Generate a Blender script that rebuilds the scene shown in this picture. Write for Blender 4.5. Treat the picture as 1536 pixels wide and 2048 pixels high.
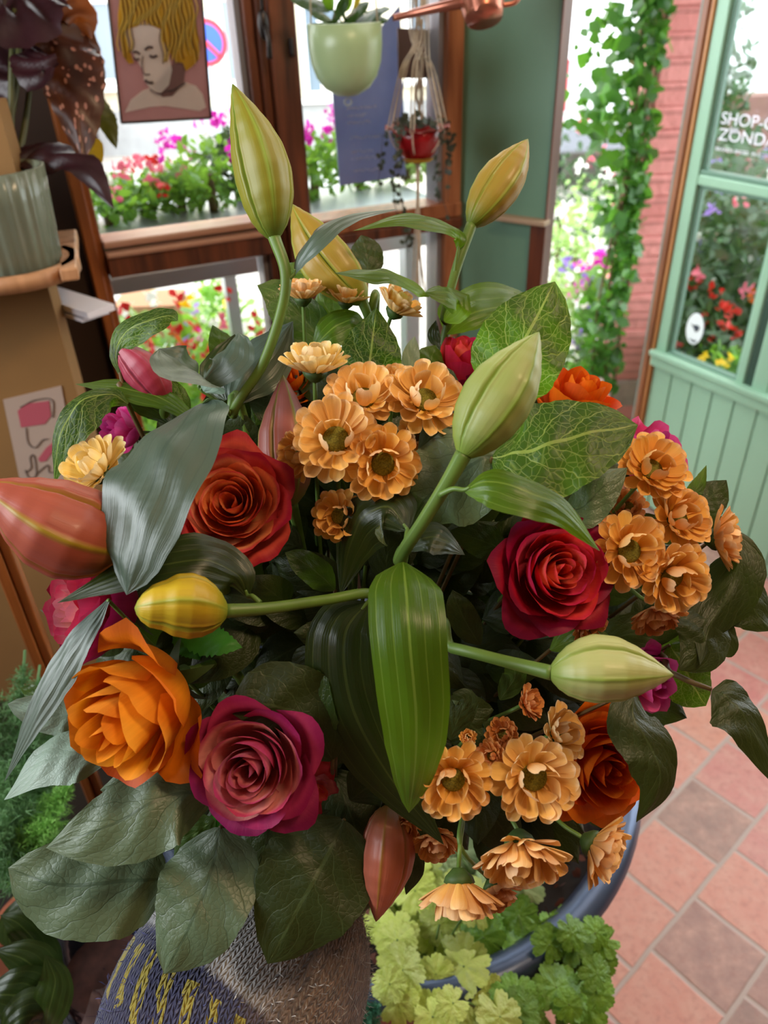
import bpy, math, random
from mathutils import Vector, Matrix, noise
for o in list(bpy.data.objects): bpy.data.objects.remove(o)
S = bpy.context.scene
COL = S.collection
V = Vector
# ------------------------------------------------------------------ camera
FP, CX, CY = 1538.0, 768.0, 1024.0
up_c = -V((82.0, -2276.0, -1538.0)).normalized()
f_c = (V((0, 0, -1)) - up_c * V((0, 0, -1)).dot(up_c)).normalized()
r_c = f_c.cross(up_c)
M3 = Matrix((r_c, f_c, up_c))
CAM = V((0, 0, 1.5))
cam = bpy.data.cameras.new('camera'); camo = bpy.data.objects.new('camera', cam); COL.objects.link(camo)
camo.matrix_world = Matrix.Translation(CAM) @ M3.to_4x4()
cam.sensor_fit = 'VERTICAL'; cam.sensor_height = 36.0; cam.lens = FP / 2048 * 36.0
cam.clip_start = 0.02; cam.clip_end = 200
cam.dof.use_dof = True; cam.dof.focus_distance = 0.50; cam.dof.aperture_fstop = 8.0
S.camera = camo
S.view_settings.view_transform = 'Standard'; S.view_settings.look = 'None'
S.view_settings.gamma = 1; S.view_settings.use_curve_mapping = False
S.view_settings.exposure = 0.0
# ------------------------------------------------------------------ world and lights
w = bpy.data.worlds.new('world'); S.world = w; w.use_nodes = True
bg = w.node_tree.nodes['Background']
bg.inputs[0].default_value = (0.90, 0.96, 1.0, 1); bg.inputs[1].default_value = 7.5
def area(name, loc, target, size, power, col, sy=None):
    l = bpy.data.lights.new(name, 'AREA'); l.energy = power; l.color = col; l.size = size
    if sy: l.shape = 'RECTANGLE'; l.size_y = sy
    o = bpy.data.objects.new(name, l); COL.objects.link(o)
    o.location = loc; o.rotation_euler = (V(target) - V(loc)).to_track_quat('-Z', 'Y').to_euler()
    return o
area('side_window_daylight', (-1.25, 0.25, 1.75), (0.0, 0.5, 1.1), 0.9, 27.0, (0.90, 0.96, 1.0), 0.9)
area('ceiling_lamp', (0.55, 0.15, 2.45), (0.0, 0.5, 1.1), 0.30, 11.0, (1.0, 0.70, 0.42))
area('shop_window_daylight', (0.9, 1.5, 2.3), (0.75, 1.3, 0.0), 1.0, 8.0, (1.0, 0.95, 0.92))
try:
    S.cycles.use_denoising = True; S.cycles.max_bounces = 7; S.cycles.transparent_max_bounces = 12
    S.cycles.diffuse_bounces = 3; S.cycles.glossy_bounces = 2; S.cycles.transmission_bounces = 3
    S.cycles.caustics_reflective = False; S.cycles.caustics_refractive = False
    S.cycles.use_adaptive_sampling = True; S.cycles.adaptive_threshold = 0.02
except Exception: pass

# ------------------------------------------------------------------ pixel/space helpers
def ray(px, py): return M3 @ V(((px - CX) / FP, -(py - CY) / FP, -1.0))
def P(px, py, d): return CAM + ray(px, py) * d
def Dc(x, y, z): return (M3 @ V((x, y, z))).normalized()
def atZ(px, py, z): r = ray(px, py); return CAM + r * ((z - CAM.z) / r.z)
def atY(px, py, y): r = ray(px, py); return CAM + r * (y / r.y)
def lin(h):
    if isinstance(h, str): c = [int(h[i:i+2], 16) / 255 for i in (1, 3, 5)]
    else: c = [x / 255 for x in h]
    return tuple((x / 12.92 if x <= .04045 else ((x + .055) / 1.055) ** 2.4) for x in c) + (1,)
# ------------------------------------------------------------------ materials
MATS = {}
class NT:
    def __init__(s, name):
        s.m = bpy.data.materials.new(name); s.m.use_nodes = True; s.t = s.m.node_tree; s.n = s.t.nodes; s.l = s.t.links
        s.b = s.n['Principled BSDF']; s.out = s.n['Material Output']
    def node(s, ty, **kw):
        n = s.n.new(ty)
        for k, v in kw.items(): setattr(n, k, v)
        return n
    def link(s, a, b): s.l.new(a, b)
    def val(s, inp, v):
        if hasattr(v, 'is_output') or isinstance(v, bpy.types.NodeSocket): s.l.new(v, inp)
        else: inp.default_value = v
    def math(s, op, a, b=0.0, c=None, clamp=False):
        n = s.n.new('ShaderNodeMath'); n.operation = op; n.use_clamp = clamp
        s.val(n.inputs[0], a); s.val(n.inputs[1], b)
        if c is not None: s.val(n.inputs[2], c)
        return n.outputs[0]
    def mix(s, f, a, b):
        n = s.n.new('ShaderNodeMix'); n.data_type = 'RGBA'
        s.val(n.inputs[0], f); s.val(n.inputs[6], a); s.val(n.inputs[7], b)
        return n.outputs[2]
    def ramp(s, f, stops, interp='LINEAR'):
        n = s.n.new('ShaderNodeValToRGB'); n.color_ramp.interpolation = interp
        e = n.color_ramp.elements
        while len(e) < len(stops): e.new(0.5)
        for k, (p, c) in enumerate(stops): e[k].position = p; e[k].color = c
        s.val(n.inputs[0], f); return n.outputs[0]
    def noise(s, scale, detail=3, vec=None, rough=.5):
        n = s.n.new('ShaderNodeTexNoise'); n.inputs['Scale'].default_value = scale; n.inputs['Detail'].default_value = detail
        n.inputs['Roughness'].default_value = rough
        if vec is not None: s.l.new(vec, n.inputs['Vector'])
        return n.outputs[0]
    def bump(s, h, strength=.3, dist=.001):
        n = s.n.new('ShaderNodeBump'); n.inputs['Strength'].default_value = strength; n.inputs['Distance'].default_value = dist
        s.l.new(h, n.inputs['Height']); s.l.new(n.outputs[0], s.b.inputs['Normal']); return n.outputs[0]
    def obj(s): return s.node('ShaderNodeTexCoord').outputs['Object']
    def uv(s):
        t = s.node('ShaderNodeTexCoord'); x = s.node('ShaderNodeSeparateXYZ'); s.link(t.outputs['UV'], x.inputs[0])
        return x.outputs[0], x.outputs[1], t.outputs['UV']
    def translucent(s, col, fac, normal=None):
        tr = s.node('ShaderNodeBsdfTranslucent'); s.val(tr.inputs[0], col)
        mx = s.node('ShaderNodeMixShader'); s.val(mx.inputs[0], fac)
        s.link(s.b.outputs[0], mx.inputs[1]); s.link(tr.outputs[0], mx.inputs[2]); s.link(mx.outputs[0], s.out.inputs[0])
def mat(name, col, rough=.5, metal=0.0, var=0.0, vscale=8.0, bump=0.0, bscale=60.0, trans=0.0, spec=.5, tcol=None):
    if name in MATS: return MATS[name]
    t = NT(name); c = lin(col)
    t.b.inputs['Roughness'].default_value = rough; t.b.inputs['Metallic'].default_value = metal
    t.b.inputs['Specular IOR Level'].default_value = spec
    oc = t.obj(); base = c
    if var:
        nz = t.noise(vscale, 4, oc)
        dk = tuple(x * (1 - var) for x in c[:3]) + (1,); lt = tuple(min(1, x * (1 + var)) for x in c[:3]) + (1,)
        base = t.ramp(nz, [(.3, dk), (.7, lt)])
    t.val(t.b.inputs['Base Color'], base)
    if bump: t.bump(t.noise(bscale, 3, oc), bump)
    if trans: t.translucent(lin(tcol) if tcol else base, trans)
    MATS[name] = t.m; return t.m
def glass(name, tint=(1, 1, 1, 1), refl=.10):
    if name in MATS: return MATS[name]
    t = NT(name); tr = t.node('ShaderNodeBsdfTransparent'); tr.inputs[0].default_value = tint
    gl = t.node('ShaderNodeBsdfGlossy'); gl.inputs['Roughness'].default_value = .02
    fr = t.node('ShaderNodeFresnel'); fr.inputs[0].default_value = 1.3
    mx = t.node('ShaderNodeMixShader'); t.link(fr.outputs[0], mx.inputs[0]); t.link(tr.outputs[0], mx.inputs[1]); t.link(gl.outputs[0], mx.inputs[2])
    t.link(mx.outputs[0], t.out.inputs[0]); MATS[name] = t.m; return t.m
def wood(name, c1, c2, sc=(3, 3, 40), rough=.45):
    t = NT(name); mp = t.node('ShaderNodeMapping'); mp.inputs['Scale'].default_value = (sc[2], sc[2], sc[0])
    t.link(t.obj(), mp.inputs[0]); nz = t.noise(1.5, 5, mp.outputs[0])
    t.link(t.ramp(nz, [(.3, lin(c1)), (.7, lin(c2))]), t.b.inputs['Base Color']); t.b.inputs['Roughness'].default_value = rough
    MATS[name] = t.m; return t.m
def leaf_mat(name, top, under, vein, kind='salal', rough=.33, trans=.38, tcol='#7fb51e', veinmix=.6, spec=.5, cells=15.0, sec=5.0, netk=.30):
    """procedural leaf: midrib, side veins or parallel veins, small net veins, lighter underside, light through the blade"""
    t = NT(name); u, v, uvv = t.uv()
    s = t.math('MULTIPLY_ADD', u, 2.0, -1.0); a = t.math('ABSOLUTE', s)
    nz = t.noise(5.0, 2, uvv)
    mid = t.math('LESS_THAN', a, .035)
    if kind == 'salal':
        k = t.math('MULTIPLY', v, sec); k = t.math('SUBTRACT', k, t.math('MULTIPLY', t.math('POWER', a, .8), 2.2)); k = t.math('ADD', k, t.math('MULTIPLY', nz, .9))
        k = t.math('ADD', k, t.math('MULTIPLY', t.math('SIGN', s), .2))
        fr = t.math('ABSOLUTE', t.math('SUBTRACT', t.math('FRACT', k), .5))
        side = t.math('SUBTRACT', 1.0, t.math('MULTIPLY', fr, 24.0), clamp=True)
        mp = t.node('ShaderNodeMapping'); mp.inputs['Scale'].default_value = (cells, cells * 1.7, 1); t.link(uvv, mp.inputs[0])
        vo = t.node('ShaderNodeTexVoronoi', feature='DISTANCE_TO_EDGE'); t.link(mp.outputs[0], vo.inputs['Vector']); vo.inputs['Scale'].default_value = 1.0
        net = t.math('SUBTRACT', 1.0, t.math('MULTIPLY', vo.outputs['Distance'], 14.0), clamp=True)
        lines = t.math('MAXIMUM', t.math('MAXIMUM', mid, side), t.math('MULTIPLY', net, netk))
        pillow = t.math('ADD', t.math('MULTIPLY', t.math('MULTIPLY', fr, 1.2), 1.0, clamp=True), t.math('MULTIPLY', vo.outputs['Distance'], .5))
        t.bump(t.math('SUBTRACT', pillow, t.math('MULTIPLY', lines, .30)), .30, .0018)
    else:
        fr = t.math('ABSOLUTE', t.math('SUBTRACT', t.math('FRACT', t.math('MULTIPLY_ADD', s, 2.5, .5)), .5))
        side = t.math('SUBTRACT', 1.0, t.math('MULTIPLY', fr, 16.0), clamp=True)
        lines = t.math('MAXIMUM', mid, t.math('MULTIPLY', side, .8))
        mp = t.node('ShaderNodeMapping'); mp.inputs['Scale'].default_value = (60, 3, 1); t.link(uvv, mp.inputs[0])
        fib = t.noise(1.0, 3, mp.outputs[0])
        hh = t.math('ADD', t.math('MULTIPLY', fr, 1.0), t.math('MULTIPLY', fib, .3))
        t.bump(hh, .5, .0016)
    n2 = t.noise(2.2, 3, uvv)
    base = t.mix(t.math('MULTIPLY', n2, .55), lin(top), tuple(x * .45 for x in lin(top)[:3]) + (1,))
    geo = t.node('ShaderNodeNewGeometry')
    base = t.mix(geo.outputs['Backfacing'], base, lin(under))
    col = t.mix(t.math('MULTIPLY', lines, veinmix), base, lin(vein))
    t.link(col, t.b.inputs['Base Color']); t.b.inputs['Roughness'].default_value = rough; t.b.inputs['Specular IOR Level'].default_value = spec
    tc = t.mix(t.math('MULTIPLY', lines, .55), lin(tcol), lin(vein))
    t.translucent(tc, trans)
    MATS[name] = t.m; return t.m
def petal_mat(name, base, mid, edge, back=None, rough=.55, trans=.3, b1=.35, b2=.85, streak=.12, tc=None):
    """petal: colour runs from the base to the rim, fine length streaks, own colour on the outer face"""
    t = NT(name); u, v, uvv = t.uv()
    mp = t.node('ShaderNodeMapping'); mp.inputs['Scale'].default_value = (28, 1.5, 1); t.link(uvv, mp.inputs[0])
    st = t.noise(1.0, 3, mp.outputs[0]); n3 = t.noise(3.0, 2, uvv)
    s = t.math('ABSOLUTE', t.math('MULTIPLY_ADD', u, 2.0, -1.0))
    vv = t.math('MAXIMUM', v, t.math('POWER', s, 3.0))
    vv = t.math('ADD', vv, t.math('MULTIPLY', t.math('SUBTRACT', n3, .5), .25), clamp=True)
    col = t.ramp(vv, [(0, lin(base)), (b1, lin(mid)), (max(b2, .86), lin(mid)), (1, lin(edge))])
    if back:
        geo = t.node('ShaderNodeNewGeometry'); col = t.mix(t.math('SUBTRACT', 1.0, geo.outputs['Backfacing']), col, t.ramp(vv, [(0, lin(mid)), (.6, lin(back)), (1, lin(edge))]))
    hs = t.node('ShaderNodeHueSaturation'); t.link(col, hs.inputs['Color'])
    oi = t.node('ShaderNodeObjectInfo')
    t.link(t.math('MULTIPLY_ADD', st, streak * 2, t.math('MULTIPLY_ADD', oi.outputs['Random'], .24, .86 - streak)), hs.inputs['Value'])
    t.link(t.math('MULTIPLY_ADD', oi.outputs['Random'], .016, .492), hs.inputs['Hue'])
    t.link(hs.outputs[0], t.b.inputs['Base Color']); t.b.inputs['Roughness'].default_value = rough
    t.b.inputs['Specular IOR Level'].default_value = .3
    t.bump(t.math('ADD', st, n3), .25, .0008)
    t.translucent(hs.outputs[0], trans); MATS[name] = t.m; return t.m
def bud_mat(name, body, body2, rib, basec, trans=.18, rough=.46, ribw=1.0):
    t = NT(name); u, v, uvv = t.uv()
    mp = t.node('ShaderNodeMapping'); mp.inputs['Scale'].default_value = (50, 2.5, 1); t.link(uvv, mp.inputs[0]); st = t.noise(1.0, 3, mp.outputs[0])
    n3 = t.noise(3.0, 2, uvv)
    col = t.mix(t.math('MULTIPLY', t.math('ADD', st, n3), .55, clamp=True), lin(body), lin(body2))
    k = t.math('MULTIPLY', u, 6.0); fr = t.math('ABSOLUTE', t.math('SUBTRACT', t.math('FRACT', t.math('ADD', k, .5)), .5))
    rb = t.math('SUBTRACT', 1.0, t.math('MULTIPLY', fr, 6.5 / ribw), clamp=True)
    col = t.mix(rb, col, lin(rib))
    endm = t.ramp(v, [(0, (1, 1, 1, 1)), (.14, (.25, .25, .25, 1)), (.25, (0, 0, 0, 1)), (.93, (0, 0, 0, 1)), (1, (1, 1, 1, 1))])
    col = t.mix(endm, col, lin(basec))
    t.link(col, t.b.inputs['Base Color']); t.b.inputs['Roughness'].default_value = rough; t.b.inputs['Coat Weight'].default_value = .05
    t.bump(st, .25, .0008); t.translucent(col, trans); MATS[name] = t.m; return t.m
# ------------------------------------------------------------------ mesh helpers
def empty(name, loc=(0, 0, 0)):
    o = bpy.data.objects.new(name, None); COL.objects.link(o); o.location = loc; o.empty_display_size = .02; return o
def tag(o, label=None, cat=None, group=None, kind=None):
    for k, v in (('label', label), ('category', cat), ('group', group), ('kind', kind)):
        if v: o[k] = v
    return o
ROOTM = {}
def setroot(o, z=None, x=None):
    """orient a root: local z along z"""
    loc = o.location.copy()
    if z is not None:
        q = V(z).normalized().to_track_quat('Z', 'Y'); o.rotation_mode = 'QUATERNION'; o.rotation_quaternion = q
        ROOTM[o.name] = Matrix.Translation(loc) @ q.to_matrix().to_4x4()
    return o
def rootm(o):
    if o is None: return Matrix.Identity(4)
    if o.parent is not None: return rootm(o.parent)
    return ROOTM.get(o.name) or Matrix.Translation(o.location)
def mesh(name, vs, fs, m, parent=None, uvs=None, smooth=True, local=False, kind=None):
    if parent is not None and not local:
        inv = rootm(parent).inverted(); vs = [inv @ V(v) for v in vs]
    me = bpy.data.meshes.new(name); me.from_pydata([tuple(v) for v in vs], [], fs); me.update()
    if uvs is not None:
        ul = me.uv_layers.new(name='UVMap'); li = [0] * len(me.loops); me.loops.foreach_get('vertex_index', li)
        flat = []
        for i in li: flat += [uvs[i][0], uvs[i][1]]
        ul.data.foreach_set('uv', flat)
    if smooth: me.polygons.foreach_set('use_smooth', [True] * len(me.polygons))
    if m: me.materials.append(m)
    o = bpy.data.objects.new(name, me); COL.objects.link(o)
    if parent is not None: o.parent = parent
    if kind: o['kind'] = kind
    return o
def grid(nu, nv, fn, wrap=False):
    vs, uv, fs = [], [], []
    for j in range(nv + 1):
        for i in range(nu + 1):
            p, q = fn(i / nu, j / nv); vs.append(p); uv.append(q)
    for j in range(nv):
        for i in range(nu):
            a = j * (nu + 1) + i; fs.append((a, a + 1, a + nu + 2, a + nu + 1))
    return vs, fs, uv
def cat(pts, t):
    n = len(pts) - 1; f = min(max(t, 0), 1) * n; i = min(int(f), n - 1); f -= i
    p1, p2 = pts[i], pts[i + 1]
    p0 = pts[i - 1] if i > 0 else p1 + (p1 - p2)
    p3 = pts[i + 2] if i + 2 <= n else p2 + (p2 - p1)
    return .5 * ((2 * p1) + (p2 - p0) * f + (2 * p0 - 5 * p1 + 4 * p2 - p3) * f * f + (3 * p1 - p0 - 3 * p2 + p3) * f ** 3)
def lerp_tab(tab, t):
    for (a, x), (b, y) in zip(tab, tab[1:]):
        if t <= b:
            f = (t - a) / (b - a); f = f * f * (3 - 2 * f) * .35 + f * .65
            return x + (y - x) * f
    return tab[-1][1]
def tube_data(pts, radii, n=10, seg=None, caps=True):
    pts = [V(p) for p in pts]; seg = seg or max(2, (len(pts) - 1) * 6)
    if not isinstance(radii, (list, tuple)): radii = [radii] * len(pts)
    R = [V((r, 0, 0)) for r in radii]
    C = [cat(pts, k / seg) for k in range(seg + 1)]
    vs, fs, uv = [], [], []; nprev = None
    for k, c in enumerate(C):
        T = (C[min(k + 1, seg)] - C[max(k - 1, 0)]).normalized()
        if nprev is None: nprev = T.orthogonal().normalized()
        nprev = (nprev - T * nprev.dot(T)).normalized(); B = T.cross(nprev)
        f = k / seg * (len(radii) - 1); i = min(int(f), len(radii) - 2) if len(radii) > 1 else 0
        r = radii[i] + (radii[min(i + 1, len(radii) - 1)] - radii[i]) * (f - i)
        for j in range(n + 1):
            a = j / n * 2 * math.pi
            vs.append(c + (nprev * math.cos(a) + B * math.sin(a)) * r); uv.append((j / n, k / seg))
    for k in range(seg):
        for j in range(n):
            a = k * (n + 1) + j; fs.append((a, a + 1, a + n + 2, a + n + 1))
    if caps:
        fs.append(tuple(reversed(range(n)))); b = seg * (n + 1); fs.append(tuple(b + j for j in range(n)))
    return vs, fs, uv
def tube(name, pts, radii, m, parent=None, n=8, seg=None, local=False, kind=None):
    vs, fs, uv = tube_data(pts, radii, n, seg); return mesh(name, vs, fs, m, parent, uv, True, local, kind)
class MB:
    def __init__(s): s.v = []; s.f = []; s.uv = []
    def add(s, vs, fs, uv=None):
        b = len(s.v); s.v += list(vs); s.f += [tuple(b + i for i in f) for f in fs]; s.uv += list(uv) if uv else [(0.5, 0.5)] * len(vs); return s
    def box(s, a, b):
        (x0, y0, z0), (x1, y1, z1) = a, b
        return s.add([V((x, y, z)) for z in (z0, z1) for y in (y0, y1) for x in (x0, x1)],
                     [(0, 2, 3, 1), (4, 5, 7, 6), (0, 1, 5, 4), (2, 6, 7, 3), (0, 4, 6, 2), (1, 3, 7, 5)])
    def tube(s, pts, r, n=8, seg=None): return s.add(*tube_data(pts, r, n, seg))
    def build(s, name, m, parent=None, smooth=False, local=False, kind=None, bevel=0):
        o = mesh(name, s.v, s.f, m, parent, s.uv, smooth, local, kind)
        if bevel:
            md = o.modifiers.new('bevel', 'BEVEL'); md.width = bevel; md.segments = 2
        return o
def lathe(prof, n=40, c=V((0, 0, 0)), ripple=0, rn=0):
    vs, fs, uv = [], [], []
    for k, (r, z) in enumerate(prof):
        for j in range(n + 1):
            a = j / n * 2 * math.pi; rr = r * (1 + ripple * math.cos(a * rn)) if rn else r
            vs.append(c + V((rr * math.cos(a), rr * math.sin(a), z))); uv.append((j / n, k / (len(prof) - 1)))
    for k in range(len(prof) - 1):
        for j in range(n):
            a = k * (n + 1) + j; fs.append((a, a + 1, a + n + 2, a + n + 1))
    return vs, fs, uv
class Plane:
    """an upright plane: u runs along dir, z is height, n points toward the room"""
    def __init__(s, pt, d):
        s.o = V((pt[0], pt[1], 0)); s.d = V((d[0], d[1], 0)).normalized(); s.n = s.d.cross(V((0, 0, 1)))
        if s.n.dot(V((0, 0, 0)) - s.o) < 0: s.n = -s.n
    def hit(s, px, py, off=0):
        r = ray(px, py); return CAM + r * ((s.o + s.n * off - CAM).dot(s.n) / r.dot(s.n))
    def uz(s, px, py, off=0): h = s.hit(px, py, off); return (h - s.o).dot(s.d), h.z
    def u(s, px, py): return s.uz(px, py)[0]
    def z(s, px, py): return s.uz(px, py)[1]
    def pt(s, u, z, n=0): return s.o + s.d * u + s.n * n + V((0, 0, z))
    def box(s, mb, u0, u1, z0, z1, n0, n1):
        return mb.add([s.pt(u, z, n) for z in (z0, z1) for n in (n0, n1) for u in (u0, u1)],
                      [(0, 2, 3, 1), (4, 5, 7, 6), (0, 1, 5, 4), (2, 6, 7, 3), (0, 4, 6, 2), (1, 3, 7, 5)])
def ngon_plate(pl, pix, off, th, m, name, parent, pts_uz=None):
    """flat plate on a plane"""
    uz = pts_uz or [pl.uz(x, y, off) for x, y in pix]
    n = len(uz); vs = [pl.pt(u, z, off) for u, z in uz] + [pl.pt(u, z, off - th) for u, z in uz]
    fs = [tuple(range(n)), tuple(reversed(range(n, 2 * n)))] + [(i, (i + 1) % n, n + (i + 1) % n, n + i) for i in range(n)]
    return mesh(name, vs, fs, m, parent, smooth=False)
PI = math.pi
# ================================================================== the room
wood('frame_wood', '#3a1c10', '#7a4226'); wood('light_wood', '#7c4a24', '#b5773f', (2, 2, 30)); wood('dark_wood', '#1d1310', '#33231a')
wood('oak', '#9a6a44', '#c49066', (3, 3, 25), .5)
G_DOOR = mat('door_green', '#8fb79d', .38, var=.06, vscale=3)
G_DARK = mat('groove_green', '#3e5a4c', .5)
G_PANEL = mat('panel_green', '#6a8f78', .42, var=.10, vscale=2.5)
STEEL = mat('pale_metal', '#b9c3cc', .35, .6)
WHITE = mat('white_paint', '#f2efe9', .4)
GAP_BLK = mat('dark_gap_sheet', '#0d0c0b', .8)
TAN = mat('tan_plaster', '#8a6538', .85, var=.08, vscale=5)
# floor: terracotta tiles laid askew
t = NT('terracotta_tiles'); oc = t.obj()
mp = t.node('ShaderNodeMapping'); mp.inputs['Rotation'].default_value = (0, 0, math.radians(-40)); mp.inputs['Location'].default_value = (.03, .05, 0)
t.link(oc, mp.inputs[0]); x = t.node('ShaderNodeSeparateXYZ'); t.link(mp.outputs[0], x.inputs[0])
wob = t.math('MULTIPLY', t.math('SUBTRACT', t.noise(9, 2, oc), .5), .05)
ty = t.math('ADD', t.math('DIVIDE', x.outputs[1], .152), wob); row = t.math('FLOOR', ty)
tx = t.math('ADD', t.math('ADD', t.math('DIVIDE', x.outputs[0], .152), t.math('MULTIPLY', row, .37)), wob); cl = t.math('FLOOR', tx)
cmb = t.node('ShaderNodeCombineXYZ'); t.link(cl, cmb.inputs[0]); t.link(row, cmb.inputs[1])
wn = t.node('ShaderNodeTexWhiteNoise', noise_dimensions='2D'); t.link(cmb.outputs[0], wn.inputs['Vector'])
tc = t.ramp(wn.outputs[0], [(0, lin('#b8706c')), (.22, lin('#c27c6c')), (.4, lin('#86635e')), (.55, lin('#c4826e')), (.72, lin('#b66a6a')), (.86, lin('#7c625c'))], 'CONSTANT')
n1 = t.noise(22, 8, oc, .7); n2 = t.noise(70, 4, oc, .6)
tc = t.mix(t.math('MULTIPLY', t.math('POWER', n1, 2.2), 1.7, clamp=True), tc, lin('#c9a090')); tc = t.mix(t.math('MULTIPLY', t.math('MULTIPLY', t.math('SUBTRACT', n2, .5), 4.0, clamp=True), .45), tc, lin('#8a5650'))
ex = t.math('ABSOLUTE', t.math('SUBTRACT', t.math('FRACT', tx), .5)); ey = t.math('ABSOLUTE', t.math('SUBTRACT', t.math('FRACT', ty), .5))
e = t.math('MAXIMUM', ex, ey); g = t.math('MULTIPLY', t.math('SUBTRACT', e, .463), 60, clamp=True)
tc = t.mix(g, tc, lin('#ab9890')); t.link(tc, t.b.inputs['Base Color'])
t.link(t.ramp(n1, [(.3, (.3,) * 3 + (1,)), (.7, (.6,) * 3 + (1,))]), t.b.inputs['Roughness'])
t.bump(t.math('SUBTRACT', t.math('MULTIPLY', n1, .5), g), .5, .003)
TILES = t.m
WIN = Plane((-0.193, 1.65), (0.915, 0.403))
pE = WIN.hit(915, 400); PAN = Plane(pE, (0.80, -0.60)); pF = PAN.hit(1128, 200)
DOOR = Plane((0.857, 2.26), (0.5, -0.866))
o = MB().box((-1.75, -1.4, -.06), (2.3, 2.05, 0)).build('floor', TILES); tag(o, kind='structure')
def flr(name, pts, z0, z1, m):
    n = len(pts); vs = [V((x, y, z1)) for x, y in pts] + [V((x, y, z0)) for x, y in pts]
    fs = [tuple(range(n)), tuple(reversed(range(n, 2 * n)))] + [(i, n + i, n + (i + 1) % n, (i + 1) % n) for i in range(n)]
    return tag(mesh(name, vs, fs, m, None, smooth=False), kind='structure')
flr('floor_threshold', [(.35, 2.05), (2.3, 2.05), (2.3, 2.42), (1.0, 2.42), (.80, 2.34), (.35, 2.12)], -.06, 0, TILES)
o = MB().box((-1.75, -1.4, 2.62), (2.3, 2.5, 2.72)).build('ceiling', mat('ceiling_paint', '#cfc5b4', .9)); tag(o, kind='structure')
o = MB().box((-1.75, -1.5, 0), (2.3, -1.4, 2.62)).build('wall_back', mat('warm_wall', '#8c6f4e', .9)); tag(o, kind='structure')
o = MB().box((-1.85, -1.5, 0), (-1.75, 1.4, 2.62)).build('wall_left', mat('warm_wall', '#8c6f4e', .9)); tag(o, kind='structure')
o = MB().box((2.3, -1.5, 0), (2.4, 1.2, 2.62)).build('wall_right', mat('warm_wall', '#8c6f4e', .9)); tag(o, kind='structure')
# wall under and over the shop window
uL = WIN.u(150, 420); uML, uMR = WIN.u(522, 300), WIN.u(600, 300); uR = WIN.u(915, 250); uR0 = WIN.u(884, 250)
m = MB(); WIN.box(m, uL - 1.4, uL, 0, 2.62, -.10, -.02); WIN.box(m, uL, uR, 2.25, 2.62, -.10, -.02); WIN.box(m, uL, uR, 0, .30, -.10, -.02)
tag(m.build('wall_front', mat('front_wall', '#3c2a1e', .85)), kind='structure')
# window: frame, sashes, glass
zT0, zT1 = WIN.z(230, 548), WIN.z(230, 478)
fw = MATS['frame_wood']
win = empty('window_1', WIN.pt(uL, .3)); tag(win, kind='structure')
m = MB(); uLs = WIN.u(193, 440)
WIN.box(m, uL, uLs - .012, .25, 2.3, -.06, .02); WIN.box(m, uLs - .022, uLs, .25, 2.3, -.05, .008)
m.build('left_stile', wood('orange_wood', '#6b3512', '#a85f2a', (3, 3, 35), .4), win, bevel=.003)
m = MB(); WIN.box(m, WIN.u(548, 300), uMR - .002, .25, 2.3, -.05, .045); m.build('mullion', fw, win, bevel=.004)
m = MB(); WIN.box(m, WIN.u(500, 300), WIN.u(512, 300), .25, 2.3, -.05, .000)
m.build('sash_metal_bead', mat('sash_grey', '#8d8a8c', .35, .3), win, bevel=.002)
m = MB(); WIN.box(m, WIN.u(512, 300), WIN.u(530, 300), .25, 2.3, -.05, .018); WIN.box(m, WIN.u(532, 300), WIN.u(546, 300), .25, 2.3, -.05, .030)
m.build('sash_stile', fw, win, bevel=.003)
m = MB(); WIN.box(m, uLs, WIN.u(548, 300), zT0, zT0 + .042, -.05, .03); WIN.box(m, uMR, uR, WIN.z(880, 452), WIN.z(880, 432), -.05, .035)
m.build('transom', fw, win, bevel=.003)
m = MB(); zt = WIN.z(230, 505)
WIN.box(m, uLs, WIN.u(512, 300), zt - .002, zt + .008, -.05, .036); WIN.box(m, uLs, WIN.u(512, 300), zt + .013, zt + .026, -.05, .022)
m.build('sill_bead', mat('bare_lit_wood', '#b98a72', .3), win, bevel=.003)
m = MB(); z0 = WIN.z(870, 408)
WIN.box(m, uMR, uR, WIN.z(880, 432), z0 + .004, -.05, .028); WIN.box(m, uR0, uR, .25, 2.3, -.05, .022)
m.build('right_sash', wood('sash_brown', '#7b452a', '#b87850', (3, 3, 35), .35), win, bevel=.003)
m = MB(); WIN.box(m, uR0 - .012, uR0 - .001, .25, 2.3, -.05, .004); m.build('right_metal_bead', mat('sash_grey', '#8d8a8c', .35, .3), win)
GL = glass('window_glass')
m = MB(); WIN.box(m, uLs, WIN.u(505, 300), .3, 2.25, -.034, -.030); m.build('left_pane', GL, win)
m = MB(); WIN.box(m, uMR, uR0, .3, 2.25, -.034, -.030); m.build('right_pane', GL, win)
# window latch and hinge on the mullion
lt = empty('window_latch', WIN.pt(WIN.u(528, 60), WIN.z(528, 60), .04)); tag(lt, 'old iron window latch with oval plate on the brown mullion', 'window latch')
c = WIN.hit(527, 50, .05); X, Z = WIN.d, V((0, 0, 1))
vs, fs, uv = grid(20, 6, lambda a, b: (c + X * (math.cos(a * 2 * PI) * .010 * math.sin(b * PI) ** .5) + Z * (math.sin(a * 2 * PI) * .024 * math.sin(b * PI) ** .5) + WIN.n * (.008 * math.cos(b * PI)), (a, b)))
IRON = mat('old_iron', '#3a3533', .35, .8)
mesh('latch_plate', vs, fs, IRON, lt, uv); tube('latch_handle', [c + WIN.n * .008, c + WIN.n * .02 - Z * .02, c + WIN.n * .018 - Z * .05], [.004, .004, .005], IRON, lt)
tube('latch_stem', [c + Z * .02, c + Z * .05 + WIN.n * .004], .003, IRON, lt)
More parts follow.
